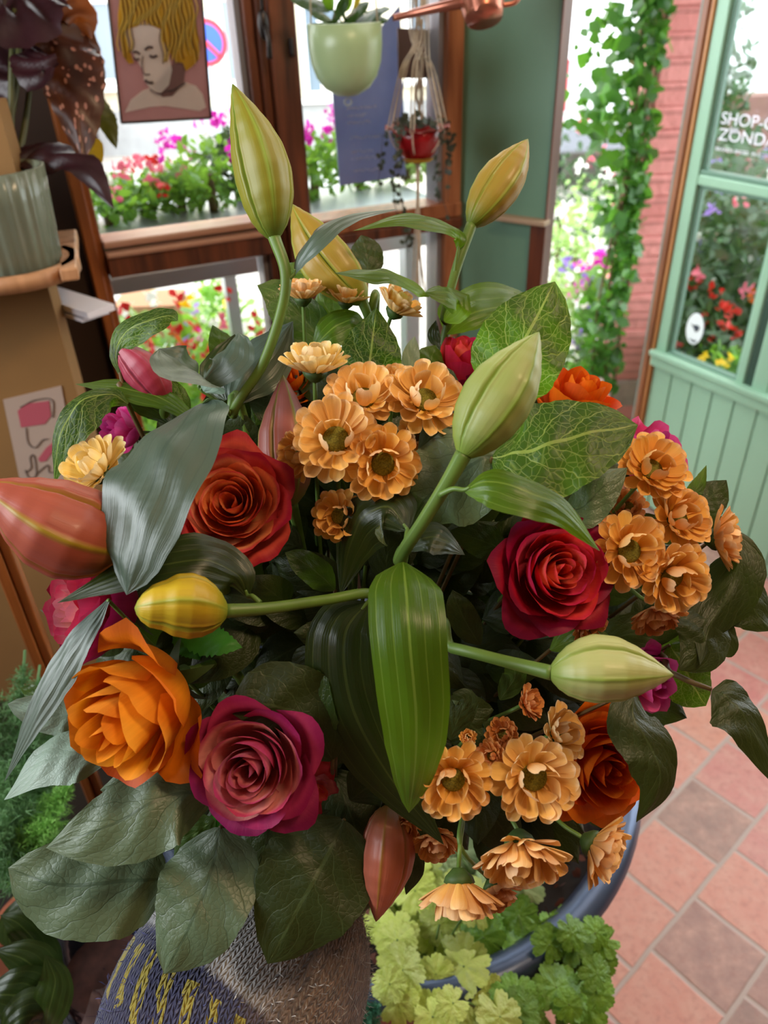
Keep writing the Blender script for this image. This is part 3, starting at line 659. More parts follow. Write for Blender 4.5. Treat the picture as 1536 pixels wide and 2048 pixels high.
wp('face', [(244, 70), (262, 54), (290, 44), (322, 60), (336, 100), (344, 140), (338, 170), (322, 186), (308, 184), (296, 172), (288, 160), (286, 140), (272, 118), (262, 100), (250, 88)], .0135, CR)
wp('hair', [(236, 30), (244, -40), (330, -70), (380, -30), (392, 40), (398, 80), (398, 118), (386, 132), (372, 142), (366, 126), (352, 124), (338, 104), (326, 82), (322, 58), (300, 50), (286, 36), (276, 52), (256, 58), (248, 66), (256, 90), (262, 108), (268, 126), (258, 128), (246, 112), (242, 86), (236, 56)], .0142, HR)
mb, mb2 = MB(), MB(); rr = random.Random(4)
for k in range(44):
    x0 = 250 + k * 3.3; x1 = 236 + k * 3.75; yb = 50 if 265 < x1 < 322 else rr.uniform(95, 130)
    if x1 < 262: yb = rr.uniform(100, 122)
    pts = [WIN.hit(x0 + (x1 - x0) * q + 4.5 * math.sin(q * 13 + k * .35), -60 + (yb + 60) * q, .0148) for q in (0, .15, .3, .45, .6, .75, .9, 1)]
    (mb if k % 2 else mb2).tube(pts, .0007 if k % 2 else .0010, 5, 24)
mb.build('hair_strands', HD, por, True); mb2.build('hair_lights', HL, por, True)
mb = MB()
for pts, r in (([(266, 106), (272, 103), (280, 108)], .0016), ([(268, 116), (274, 120), (278, 117)], .0018), ([(290, 100), (297, 94), (306, 95)], .0018), ([(299, 111), (306, 114), (314, 111)], .0020), ([(286, 112), (284, 130), (288, 148), (300, 149)], .0009), ([(290, 160), (297, 165), (306, 165)], .0022), ([(300, 178), (318, 188), (338, 180)], .0009)):
    mb.tube([WIN.hit(x, y, .0146) for x, y in pts], r, 6, 10)
mb.build('face_lines', LNE, por, True)
mb = MB(); pts = [WIN.hit(338 + k * 3.0, 183 - .030 * (k * 3.1) ** 1.6 - k * .8, .0150) for k in range(12)]
mb.tube(pts, .0013, 6, 30); mb.build('necklace', LNE, por, True)
mb = MB().tube([cr[0] + V((0, 0, .02)), WIN.pt(WIN.u(305, -60), 1.98, .012), cr[1] + V((0, 0, .02))], .001, 5); mb.build('hanging_wire', PF, por, True)
# chalk notice seen through the glass
nt = empty('chalk_notice', WIN.hit(720, 285, -.09)); tag(nt, 'grey blue notice sheet with white handwriting behind the glass under the green hanging pot', 'sign')
NB = mat('notice_blue', '#9aa2b8', .6, var=.25, vscale=9, trans=.5, tcol='#8a96b4')
ngon_plate(WIN, [(664, 170), (800, 10), (812, 352), (680, 372)], -.09, .003, NB, 'notice_sheet', nt)
mb = MB(); rr = random.Random(8)
for (x0, y0, n_) in ((694, 218, 9), (696, 232, 6), (694, 247, 8), (700, 277, 9), (704, 304, 6), (702, 318, 7), (706, 342, 9)):
    x = x0
    for k in range(n_):
        wl_ = rr.uniform(4, 7); y = y0 - (x - x0) * .10
        mb.tube([WIN.hit(x + wl_ * q, y + rr.uniform(-3, 3), -.088) for q in (0, .3, .6, 1)], .0009, 4, 5); x += wl_ + rr.choice((.5, .5, 3))
mb.build('handwriting', mat('chalk_white', '#d8dce6', .8), nt, True)
ng = empty('grey_card', WIN.hit(838, 110, -.06)); tag(ng, 'plain brown grey card hanging in the window behind the knotted cords', 'card')
ngon_plate(WIN, [(795, 56), (877, 60), (873, 157), (797, 157)], -.05, .002, mat('card_brown', '#8f7a74', .7, trans=.3), 'card_sheet', ng)
# hanging green pot
hp = P(692, 120, 1.30); hpR = 73 / FP * 1.30
pt2 = empty('hanging_pot', hp); tag(pt2, 'pale green round-bottomed hanging pot in front of the window', 'plant pot')
HG = mat('pot_sage', '#9db283', .32, var=.04, vscale=10)
ztop = P(692, 45, 1.30).z; zb = P(692, 198, 1.30).z; H_ = ztop - zb
prof = [(.0005, 0), (hpR * .30, H_ * .02), (hpR * .62, H_ * .12), (hpR * .84, H_ * .28), (hpR * .96, H_ * .48), (hpR, H_ * .70), (hpR, H_), (hpR - .004, H_ + .001), (hpR - .006, H_ - .02), (.001, H_ - .02)]
vs, fs, uv = lathe(prof, 56, V((hp.x, hp.y, zb))); mesh('pot_body', vs, fs, HG, pt2, uv)
tube('drain_loop', [V((hp.x + .006 * math.sin(a), hp.y, zb - .008 + .006 * math.cos(a))) for a in (0, 1, 2, 3, 4, 5, 6.28)], .0012, mat('clear_plastic', '#9a9a8a', .2), pt2, 6)
mb = MB()
for dx in (-.9, .9): mb.tube([V((hp.x + dx * hpR, hp.y, ztop - .01)), V((hp.x + dx * hpR * .5, hp.y, ztop + .5)), V((hp.x, hp.y, 2.62))], .0015, 6)
mb.build('hanging_cord', mat('cord', '#b8a88a', .8), pt2, True)
pp = empty('peperomia_plant', V((hp.x, hp.y, ztop))); tag(pp, 'small plant with round dark green leaves growing in the hanging green pot', 'potted plant')
for i, (x, y, a, L, mm) in enumerate([(655, 38, 150, 58, 0), (672, 30, 60, 62, 0), (640, 10, 165, 80, 0), (700, 34, 40, 64, 0), (725, 36, 20, 62, 0), (735, 42, 5, 52, 0), (690, 6, 80, 60, 1), (660, 4, 110, 60, 1), (712, 2, 70, 50, 2), (745, 22, 10, 46, 0), (690, 30, 100, 44, 0)]):
    dx, dy = math.cos(math.radians(a)), -math.sin(math.radians(a))
    mm = [leaf_mat('peperomia_leaf', '#2f4a20', '#4f6a35', '#5f7a40', 'lily', .3, .25, '#5f8a1c', .2), mat('peperomia_bright', '#5a8a28', .35, trans=.5, tcol='#8fc42a'), mat('peperomia_yellow', '#b8a020', .4, trans=.5, tcol='#e0c020')][mm] if not ('peperomia_leaf' in MATS and mm == 0) else MATS['peperomia_leaf']
    leaf(pp, [(x - dx * L * .3, y - dy * L * .3, 1.30), (x + dx * L * .3, y + dy * L * .3, 1.28), (x + dx * L * .8, y + dy * L * .8 + 3, 1.27)], L * .52, mm, 'round', (0, .4, 1), seed=i + 80, wave=.02, petiole=(692, 60, 1.30))
# macrame hanger with red bowl
mc = P(835, 285, 1.46); bw_ = 58 / FP * 1.46
mh = empty('macrame_hanger', P(838, 20, 1.46)); tag(mh, 'off white knotted cord hanger in front of the window, holding the red bowl', 'plant hanger')
CD = mat('macrame_cord', '#b9a994', .85, var=.15, vscale=80, bump=.6, bscale=300)
knot = P(838, 60, 1.46); top = P(842, -160, 1.46)
cnt = V((mc.x, mc.y, 0)); zr = P(835, 255, 1.46).z; zbt = P(835, 330, 1.46).z
mb = MB()
for k in range(6):
    a = k * PI / 3 + .3; e = cnt + V((math.cos(a) * bw_ * 1.04, math.sin(a) * bw_ * 1.04, zr))
    for w_ in (-.003, .003): mb.tube([top + V((w_ + (k - 2.5) * .004, 0, 0)), knot + V((w_ + (k - 2.5) * .006, 0, 0)), cnt + V((math.cos(a) * bw_ * .5 + w_, math.sin(a) * bw_ * .5, zr + .10)), e + V((w_, 0, 0))], .0014, 6)
    mb.tube([e, cnt + V((math.cos(a) * bw_ * .8, math.sin(a) * bw_ * .8, (zr + zbt) / 2)), cnt + V((0, 0, zbt - .005))], .0014, 6)
mb.build('hanger_cords', CD, mh, True)
mb = MB()
for s_ in (0, PI):
    mb.tube([knot + V((.006 * math.cos(q * 5 + s_), .006 * math.sin(q * 5 + s_), .10 - q * .021)) for q in range(14)], .0032, 7, 60)
mb.build('twisted_braid', CD, mh, True)
mb = MB(); rr = random.Random(2)
for k in range(10): mb.tube([cnt + V((rr.uniform(-.003, .003), rr.uniform(-.003, .003), zbt)), cnt + V((rr.uniform(-.006, .006), 0, zbt - .12)), cnt + V((rr.uniform(-.015, .015), rr.uniform(-.01, .01), zbt - .26))], .0015, 5)
mb.build('cord_tail', CD, mh, True)
rb = empty('red_bowl', V((mc.x, mc.y, zbt))); tag(rb, 'glossy dark red bowl with a wavy pink rim sitting in the corded hanger', 'bowl')
hb = zr - zbt; RED = mat('bowl_red', '#8f1218', .25, var=.2, vscale=30); PNK = mat('bowl_rim_pink', '#b86a64', .35)
vs, fs, uv = lathe([(.0005, .0), (bw_ * .35, .002), (bw_ * .62, hb * .3), (bw_ * .80, hb * .7), (bw_ * .9, hb), (bw_ * .84, hb), (bw_ * .7, hb * .7)], 40, V((mc.x, mc.y, zbt))); mesh('bowl_body', vs, fs, RED, rb, uv)
vs, fs, uv = grid(72, 3, lambda a, b: (V((mc.x, mc.y, zr)) + V((math.cos(a * 2 * PI), math.sin(a * 2 * PI), 0)) * (bw_ * (.88 + .22 * b)) + V((0, 0, .004 * math.sin(a * 2 * PI * 9) * b + .004 * b)), (a, b))); mesh('bowl_rim', vs, fs, PNK, rb, uv)
vs, fs, uv = grid(8, 8, lambda a, b: (V((mc.x, mc.y, zbt)) + V((math.cos(a * 2.2 - 2.6), math.sin(a * 2.2 - 2.6), 0)) * (bw_ * (.45 + .18 * b) + .002) + V((0, 0, hb * (.06 + .14 * b))), (a, b))); mesh('yellow_glaze_patch', vs, fs, mat('glaze_yellow', '#c89a1e', .3), rb, uv)
tv = empty('string_of_hearts', V((mc.x, mc.y, zr))); tag(tv, 'dark trailing vine with tiny heart leaves spilling from the red bowl', 'trailing plant')
ml, mv = MB(), MB(); rr = random.Random(5)
for k in range(9):
    a = rr.uniform(0, 2 * PI); e = cnt + V((math.cos(a) * bw_ * 1.0, math.sin(a) * bw_ * 1.0, zr + .006)); Ld = rr.uniform(.04, .26); pts = [cnt + V((0, 0, zr)), e, e + V((rr.uniform(-.02, .02) + math.cos(a) * .012, 0, -Ld * .5)), e + V((rr.uniform(-.03, .03), 0, -Ld))]
    mv.tube(pts, .0006, 5)
    for q in range(int(Ld * 70) + 4):
        c0 = cat(pts, .3 + .7 * rr.random()) + V((rr.uniform(-.004, .004),) * 3); X = V((rr.uniform(-1, 1), rr.uniform(-.5, .5), rr.uniform(-1, .4))).normalized() * .0065; Y = X.cross(V((rr.uniform(-.3, .3), -1, rr.uniform(-.3, .3)))).normalized() * .006
        ml.add([c0, c0 + X * .6 + Y, c0 + X * 1.5 + Y * .4, c0 + X * 1.1, c0 + X * 1.5 - Y * .4, c0 + X * .6 - Y], [(0, 1, 2, 3), (0, 3, 4, 5)])
for k in range(40):
    c0 = cnt + V((rr.uniform(-1, 1) * bw_ * .8, rr.uniform(-1, 1) * bw_ * .8, zr + rr.uniform(0, .022))); X = V((rr.uniform(-1, 1), rr.uniform(-1, 1), rr.uniform(-.3, 1))).normalized() * .010; Y = X.cross(V((0, -1, .2))).normalized() * .007
    ml.add([c0, c0 + X * .6 + Y, c0 + X * 1.5, c0 + X * .6 - Y], [(0, 1, 2, 3)])
mv.build('vine_stems', mat('vine_dark', '#3a2f26', .6), tv, True); ml.build('foliage', mat('hearts_leaf', '#3a4232', .5, trans=.2), tv)
# copper can hanging high
cc = empty('copper_watering_can', P(965, 20, 1.25)); tag(cc, 'copper watering can with long thin spout at the top edge by the green panel', 'watering can')
COP = mat('copper', '#b4715c', .28, .75)
A_, B__ = P(935, -30, 1.24), P(1000, -25, 1.22); ax = (P(975, 42, 1.22) - P(955, -70, 1.24)).normalized()
mb = MB().tube([P(955, -90, 1.26), P(962, -20, 1.25), P(968, 38, 1.25)], [.050, .040, .030], 28, 12); mb.build('can_body', COP, cc, True)
tube('spout', [P(942, 2, 1.25), P(890, 12, 1.26), P(830, 26, 1.28), P(786, 36, 1.29)], [.010, .008, .0065, .005], COP, cc, 12)
tube('handle', [P(975, -80, 1.25), P(1040, -60, 1.25), P(1035, 0, 1.25), P(985, 12, 1.25)], .004, COP, cc, 8)
# ================================================================== outside
GRD = NT('street_paving'); oc = GRD.obj(); br = GRD.node('ShaderNodeTexBrick'); GRD.link(oc, br.inputs['Vector']); br.inputs['Scale'].default_value = 5
br.inputs['Color1'].default_value = lin('#b9b4ac'); br.inputs['Color2'].default_value = lin('#a8a39a'); br.inputs['Mortar'].default_value = lin('#8f8a80'); GRD.link(br.outputs[0], GRD.b.inputs['Base Color']); GRD.b.inputs['Roughness'].default_value = .85
o = MB().box((-14, 1.2, -.12), (16, 14, -.07)).build('street_ground', GRD.m); tag(o, kind='structure')
FAC = mat('facade_cream', '#d9d0b8', .9, var=.05); FACB = mat('facade_brick', '#8a5a54', .9, var=.12, vscale=30); STN = mat('facade_stone', '#9a9c9c', .8, var=.1)
WFR = mat('window_white', '#e8e6e0', .5); DGL = mat('far_glass', '#6f7f8c', .15, spec=.8); CUR = mat('curtain', '#c8c4b8', .8)
def house(x0, x1, y, h, m, label, wins, door=None):
    b = empty('town_house', (x0, y, -.07)); tag(b, label, 'building', 'houses across the street')
    mb = MB().box((x0, y, -.07), (x1, y + 3, h)); mb.build('facade_wall', m, b)
    MB().box((x0, y - .05, -.07), (x1, y, .42)).build('stone_plinth', STN, b)
    for (xa, xb, za, zb_) in wins:
        f = MB(); f.box((xa - .07, y - .06, za - .07), (xb + .07, y + .02, za)); f.box((xa - .07, y - .06, zb_), (xb + .07, y + .02, zb_ + .07)); f.box((xa - .07, y - .06, za), (xa, y + .02, zb_)); f.box((xb, y - .06, za), (xb + .07, y + .02, zb_))
        xm = (xa + xb) / 2; zm = (za + zb_) / 2; f.box((xm - .03, y - .05, za), (xm + .03, y, zb_)); f.box((xa, y - .05, zm - .03), (xb, y, zm + .03)); f.box((xa - .12, y - .12, za - .12), (xb + .12, y + .02, za - .07))
        wf = f.build('window_frame', WFR, b)
        MB().box((xa, y - .02, za), (xb, y - .005, zb_)).build('window_pane', DGL, wf)
for (x0, x1, y, h, m_, lab, ws) in [
    (-9, -3.35, 9.6, 7, FACB, 'pinkish brick house across the street at the far left behind the begonia', [(-4.9, -4.1, .9, 2.4), (-7, -6.2, .9, 2.4)]),
    (-3.3, 1.6, 10.4, 7, FAC, 'cream house with white framed windows seen beside the portrait picture', [(-3.15, -2.55, .75, 2.3), (-1.62, -1.28, .70, 2.3), (-.70, -.36, .55, 2.3), (.5, 1.1, .7, 2.3)]),
    (1.7, 4.0, 11.2, 7, FAC, 'pale house with a dark window seen past the green panel through the doorway', [(2.35, 2.62, .8, 2.4)]),
    (4.1, 12, 10.8, 7, FACB, 'pink brick house across the street behind the upper door glass', [(5, 5.8, .9, 2.4), (7.2, 8, .9, 2.4)])]: house(x0, x1, y, h, m_, lab, ws)
# van
vn = empty('white_van', (2.6, 7.6, -.07)); tag(vn, 'white van parked across the street, seen through the open doorway', 'van')
x0, x1, y0, y1 = 1.52, 3.6, 7.3, 12 - 2.2
VW = mat('van_white', '#e4e6e8', .3); BLK = mat('rubber', '#25262a', .6)
prof = [(y0, .38), (y0, 1.0), (y0 + .08, 1.9), (y0 + .3, 2.15), (y1 - .9, 2.15), (y1 - .4, 1.5), (y1, 1.3), (y1, .38)]
vs = [V((x, y, z)) for x in (x0, x1) for y, z in prof]; n_ = len(prof)
mesh('van_body', vs, [tuple(range(n_)), tuple(reversed(range(n_, 2 * n_)))] + [(i, n_ + i, n_ + (i + 1) % n_, (i + 1) % n_) for i in range(n_)], VW, vn, smooth=False)
MB().box((x0 - .02, y0 - .12, .30), (x1 + .02, y0 + .1, .52)).build('bumper', mat('bumper_grey', '#7c8088', .5), vn, bevel=.03)
MB().box((x0 + .35, y0 - .14, .46), (x0 + .85, y0 - .11, .56)).build('number_plate', mat('plate_grey', '#c8cacc', .5), vn)
for xx in (x0 + .02, x1 - .14): MB().box((xx, y0 - .03, .62), (xx + .12, y0 + .02, 1.0)).build('tail_light', mat('tail_red', '#b03038', .3), vn)
for xx in (x0 + .02, x1 - .25):
    for yy in (y0 + .6, y1 - .6):
        mb = MB().tube([V((xx, yy, .25)), V((xx + .22, yy, .25))], .32, 24, 2); mb.build('wheel', BLK, vn, True)
tube('tow_hook', [V((x0 + .9, y0 - .1, .30)), V((x0 + .85, y0 - .15, .12)), V((x0 + 1.0, y0 - .15, .0))], .02, BLK, vn)
# round road sign
rs = empty('road_sign', (-2.1, 8.6, -.07)); tag(rs, 'round blue and red no parking sign on a pole beside the portrait', 'road sign')
sp_ = atY(413, 85, 8.6); rs.location = (sp_.x, sp_.y, -.07)
tube('sign_pole', [V((sp_.x, sp_.y + .03, -.07)), V((sp_.x, sp_.y + .03, sp_.z + .25))], .03, STEEL, rs)
for nm, r_, yy, m_ in (('sign_rim', .20, 0, mat('sign_red', '#c8283a', .4)), ('sign_face', .155, -.012, mat('sign_blue', '#2a52b0', .4))):
    mb = MB().tube([V((sp_.x, sp_.y + yy, sp_.z)), V((sp_.x, sp_.y + yy - .015, sp_.z))], r_, 32, 2); mb.build(nm, m_, rs)
mb = MB().tube([V((sp_.x - .11, sp_.y - .03, sp_.z + .11)), V((sp_.x + .11, sp_.y - .03, sp_.z - .11))], .022, 6, 2); mb.build('sign_bar', MATS['sign_red'], rs)
# brick pillar with ivy
BRK = NT('red_brick'); t = BRK; oc = t.obj(); x = t.node('ShaderNodeSeparateXYZ'); t.link(oc, x.inputs[0])
cmb = t.node('ShaderNodeCombineXYZ'); t.link(t.math('ADD', x.outputs[0], x.outputs[1]), cmb.inputs[0]); t.link(x.outputs[2], cmb.inputs[1])
br = t.node('ShaderNodeTexBrick'); t.link(cmb.outputs[0], br.inputs['Vector']); br.inputs['Scale'].default_value = 1.0; br.inputs['Brick Width'].default_value = .21; br.inputs['Row Height'].default_value = .068; br.inputs['Mortar Size'].default_value = .006
br.inputs['Color1'].default_value = lin('#e39490'); br.inputs['Color2'].default_value = lin('#d8827e'); br.inputs['Mortar'].default_value = lin('#c07672')
t.link(t.mix(t.math('MULTIPLY', t.noise(25, 4, oc), .4), br.outputs[0], lin('#eaa29c')), t.b.inputs['Base Color']); t.b.inputs['Roughness'].default_value = .9
t.bump(t.math('SUBTRACT', t.noise(30, 5, oc), t.math('MULTIPLY', br.outputs[1], 1.6)), 1.0, .006)
yb = 2.72; L_ = atY(1240, 700, yb).x; R_ = atY(1392, 20, yb).x; lz = atY(1254, 760, yb).z
pl_ = empty('wall_brick_pillar', (L_, yb, -.07)); tag(pl_, kind='structure')
xl = (atY(1330, 10, yb).x + L_) / 2; xr = xl + .17
m_ = MB(); rr = random.Random(3)
zz = lz
while zz < 2.6:
    j = rr.uniform(-.004, .004); m_.box((xl + j, yb + rr.uniform(-.004, .004), zz), (xr + .03, yb + .26, zz + .0655)); zz += .067
m_.build('brick_courses', BRK.m, pl_, bevel=.006)
MB().box((xl + .006, yb + .006, lz), (xr + .024, yb + .25, 2.6)).build('mortar', mat('pink_mortar', '#c07672', .9), pl_)
MB().box((xl - .008, yb - .01, lz - .11), (xr + .05, yb + .26, lz)).build('base_stone', mat('base_stone', '#a8908a', .8, var=.2, vscale=20), pl_, bevel=.01)
MB().box((xl, yb, -.07), (xr + .03, yb + .25, lz - .11)).build('footing_bricks', BRK.m, pl_)
def quads(mb, c0, X, Y): mb.add([c0 - X, c0 - X * .3 + Y, c0 + X * .6 + Y * .7, c0 + X * 1.3, c0 + X * .6 - Y * .7, c0 - X * .3 - Y], [(0, 1, 2, 3), (0, 3, 4, 5)])
def rvec(r): return V((r.gauss(0, 1), r.gauss(0, 1), r.gauss(0, 1))).normalized()
IVY = mat('ivy_leaf', '#3a6630', .35, var=.4, vscale=6, trans=.35, tcol='#6fae34')
iv = empty('climbing_ivy', (xl, yb, -.07)); tag(iv, 'leafy green ivy climbing the left edge of the red brick pillar', 'climbing plant')
mb = MB(); rr = random.Random(11); ms = MB()
for k in range(1800):
    z = rr.uniform(.2, 1.95) if k < 1500 else rr.uniform(.7, 1.8); wv = .065 + (z > 1.0) * .02 + .035 * math.sin(z * 6) + .02 * math.sin(z * 17)
    c0 = V((xl - .005 - abs(rr.gauss(0, wv)), yb + rr.uniform(-.10, .12), z)); X = rvec(rr) * rr.uniform(.010, .030); Y = X.cross(rvec(rr)).normalized() * X.length * .8; quads(mb, c0, X, Y)
for k in range(3): ms.tube([V((xl - .02 - .03 * k + .02 * math.sin(q + k), yb - .02, q * .2 - .05)) for q in range(11)], .004, 6)
mb.build('foliage', IVY, iv); ms.build('vine_stems', STEMB, iv, True)
# garden plants
BMATS = {'magenta': mat('bloom_magenta', '#d834b8', .6, trans=.4), 'pink': mat('bloom_pink', '#e2748a', .6, trans=.4), 'red': mat('bloom_red', '#d42a24', .6, trans=.3), 'white': mat('bloom_white', '#f2f2ea', .6, trans=.4), 'lilac': mat('bloom_lilac', '#9a82d0', .6, trans=.4), 'yellow': mat('bloom_yellow', '#ecc414', .6, trans=.4), 'orange': mat('bloom_orange', '#e8762a', .6, trans=.3), 'purple': mat('bloom_purple', '#5a4ac0', .6, trans=.3)}
FOLS = [mat('garden_leaf', '#5a8c34', .45, var=.3, vscale=9, trans=.4, tcol='#96c840'), mat('garden_leaf_pale', '#8fae6a', .5, var=.3, vscale=9, trans=.4, tcol='#b8d878'), mat('garden_leaf_deep', '#34502e', .5, var=.3, vscale=9, trans=.2, tcol='#56783a')]
def bush(c, sx, sy, sz_, blooms, nl, nb, seed, label, fm=0, ls=.02, bs=.014, cat_='flowering plant', top=.55, cluster=9, trunk=True):
    r = random.Random(seed); o = empty('flowering_plant', c); tag(o, label, cat_, 'potted and bedding plants outside'); c = V(c); mb = MB()
    for k in range(nl):
        d = rvec(r); q = r.random() ** .4; p = c + V((d.x * sx * q, d.y * sy * q, sz_ * .5 + d.z * sz_ * .5 * q)); X = rvec(r) * ls * r.uniform(.6, 1.3); Y = X.cross(rvec(r)).normalized() * X.length * .6; quads(mb, p, X, Y)
    mb.build('foliage', FOLS[fm], o)
    if trunk: tube('stem', [c, c + V((0, 0, sz_ * .5))], .012, STEMB, o)
    for j, b in enumerate(blooms):
        mb = MB()
        for k in range(nb):
            d = rvec(r); d.z = abs(d.z) * .9 + (top - .5); p = c + V((d.x * sx, d.y * sy, sz_ * .5 + d.z * sz_ * .55))
            for e in range(cluster):
                c1 = p + rvec(r) * bs * 1.6; X = rvec(r) * bs * r.uniform(.6, 1.1); quads(mb, c1, X, X.cross(rvec(r)).normalized() * X.length * .8)
        mb.build('blossoms', BMATS[b], o)
    return o
def gbox(name, a, b, mm, label, cat_): o = MB().box(a, b).build(name, mm); return tag(o, label, cat_)
# flower table outside the window
ftz = WIN.z(370, 530) - .005
tb = empty('flower_bench', WIN.pt(.1, -.07, -.4)); tag(tb, 'grey metal flower bench standing outside against the window', 'bench')
m = MB(); WIN.box(m, uL - .1, uR + .1, ftz - .03, ftz, -1.0, -.22); WIN.box(m, uL - .1, uR + .1, ftz - .10, ftz - .06, -.26, -.22); m.build('bench_top', STEEL, tb, bevel=.004)
for uu in (uL, .1, uR):
    for nn_ in (-.24, -.96):
        m = MB(); WIN.box(m, uu - .02, uu + .02, -.07, ftz - .03, nn_ - .02, nn_ + .02); m.build('leg', STEEL, tb)
def wpt(px, py, off): h = WIN.hit(px, py, off); return V((h.x, h.y, ftz))
specs = [(215, 430, -.45, ('pink', 'white'), 'pink and white bedding flowers on the bench behind the lower left of the upper pane', 0, .12), (290, 430, -.5, ('pink', 'red'), 'coral pink flowering plant on the bench below the portrait', 0, .12), (365, 420, -.5, ('white',), 'leafy green plant with pale blooms on the bench left of the magenta one', 0, .12),
         (425, 400, -.45, ('magenta',), 'magenta flowering plant on the bench left of the tall lily bud', 0, .12), (480, 410, -.55, ('white', 'magenta'), 'small leafy plant on the bench directly behind the tall lily bud', 2, .09), (630, 380, -.45, ('magenta',), 'magenta flowering plant on the bench just right of the mullion', 0, .11), (720, 390, -.5, ('magenta', 'white'), 'green plant on the bench behind the notice sheet', 0, .12), (815, 370, -.5, ('white', 'red'), 'grassy plant with pale blooms on the bench behind the corded hanger', 1, .11)]
for i, (px, py, off, bl, lab, fm, sx) in enumerate(specs):
    hgt = .105 if 'magenta' not in bl else .175
    bush(wpt(px, py, off), sx, sx, hgt, bl, 300, 12 if 'magenta' in bl and len(bl) == 1 else 5, 20 + i, lab, fm, .013, .010, top=.85)
# ground plants seen through the low pane
low = [(260, 640, -.9, .25, ('lilac', 'white'), 1), (330, 660, -.8, .3, ('white', 'red'), 0), (400, 640, -1.0, .32, ('red', 'yellow'), 0), (450, 690, -.7, .22, ('red', 'pink'), 0), (490, 620, -1.3, .3, ('white', 'pink'), 1), (300, 600, -1.6, .25, ('pink', 'lilac'), 1), (380, 600, -1.7, .25, ('magenta', 'white'), 1), (240, 720, -.6, .25, ('red', 'white'), 0), (330, 740, -.5, .2, ('red', 'orange'), 0), (420, 560, -2.2, .4, ('yellow',), 0)]
labs = ['lilac and white flowers low outside the left pane', 'white flowers with a few reds low outside, behind the curled leaf tip', 'red and yellow flowers low outside in the middle of the low pane', 'bright red and pink flowers low outside near the grey lily leaf', 'pale pink flowers low outside at the right of the low pane', 'pink and lilac flowers in the row behind the cardboard crate', 'magenta and white flowers in the row right of the cardboard crate', 'red and white flowers low outside beside the orange window stile', 'orange red flowers nearest the low pane behind the curled leaf', 'tall yellow green shrub behind the low outside flowers']
for i, ((px, py, off, hh, bl, fm), lab) in enumerate(zip(low, labs)):
    p = atZ(px, py + 30, 0.0); q = WIN.hit(px, py, off); base = V((q.x, q.y, max(-.07, q.z - hh * .7)))
    bush(V((q.x, q.y, -.07)), .17, .15, q.z + .07 + .05, bl, 420, 5, 60 + i, lab, fm, .022, .014, top=.8, cluster=7)
q = WIN.hit(295, 620, -1.2); gbox('cardboard_crate', (q.x - .10, q.y - .08, -.07), (q.x + .12, q.y + .1, q.z + .04), mat('cardboard', '#a07452', .8), 'brown cardboard crate among the flowers outside the low pane', 'crate')
gw = atY(1445, 195, 5.4); o = MB().box((gw.x - .25, 5.4, -.07), (8, 5.6, gw.z)).build('garden_backdrop', mat('garden_backdrop_pink', '#7a5650', .9, var=.2, vscale=20)); tag(o, 'low pinkish backdrop added beyond the plants for the reflection behind the door lettering', 'backdrop')  # added block standing in for a pinkish reflection behind the lettering
# plants outside the doorway and behind the door
gd = [(1110, 620, 3.3, .20, .55, ('white', 'lilac'), 1, 'pale green shrub outside beside the green panel edge'), (1150, 520, 4.3, .3, .75, ('white',), 1, 'tall pale shrub with white blooms beyond the doorway'), (1200, 640, 3.6, .2, .5, ('white', 'magenta'), 0, 'white flowers in front of the rusty ornament in the doorway'), (1225, 560, 3.3, .14, .62, ('magenta',), 0, 'trailing green plant with magenta dots beside the brick pillar'), (1215, 730, 3.0, .14, .28, ('white', 'red'), 0, 'white and red flowers at the foot of the brick pillar'), (1170, 700, 3.1, .2, .30, ('white',), 1, 'low white flowers between the orange rose and the pillar'), (1120, 450, 4.8, .3, .9, ('pink',), 2, 'green shrub far beyond the doorway near the van')]
for i, (px, py, y, sx, hh, bl, fm, lab) in enumerate(gd):
    q = atY(px, py, y); bush(V((q.x, q.y, -.07)), sx, .2, hh, bl, 600, 14, 90 + i, lab, fm, .022, .018, top=.6)
rp = empty('rusty_ornament', atY(1200, 700, 3.35)); rp.location.z = -.07; tag(rp, 'curved rust brown metal ornament standing outside the doorway left of the brick pillar', 'garden ornament')
ngc = [(1168, 600), (1185, 582), (1205, 596), (1225, 640), (1245, 690), (1240, 712), (1222, 708), (1205, 665), (1178, 632)]
vs = [atY(x_, y_, 3.35) for x_, y_ in ngc]; vs2 = [v_ + V((0, .04, 0)) for v_ in vs]; n_ = len(vs)
mesh('ornament_plate', vs + vs2, [tuple(range(n_)), tuple(reversed(range(n_, 2 * n_)))] + [(i, n_ + i, n_ + (i + 1) % n_, (i + 1) % n_) for i in range(n_)], mat('rust', '#7a3f30', .8, var=.2), rp, smooth=False)
tube('ornament_stake', [atY(1232, 708, 3.37), V((atY(1232, 708, 3.37).x, 3.37, -.07))], .008, MATS['rust'], rp)
dg = [(1420, 420, 3.3, .4, 1.05, ('lilac', 'white'), 2, 'tall lilac flowering shrub seen through the lower door glass'), (1500, 470, 3.0, .35, .95, ('lilac', 'pink'), 2, 'lilac shrub seen through the door glass at the right edge'), (1400, 600, 2.75, .16, .62, ('red',), 2, 'red flowers seen through the door glass above the oval sticker'), (1460, 670, 2.5, .16, .52, ('yellow',), 0, 'bright yellow flowers seen through the lower right of the door glass'), (1430, 640, 2.9, .25, .6, ('orange', 'red'), 2, 'orange red flowers behind the oval sticker'), (1500, 300, 4.5, .6, .95, ('pink',), 2, 'dark shrub below the door lettering'), (1440, 100, 4.9, .22, 1.7, (), 2, 'narrow tree seen through the upper door glass')]
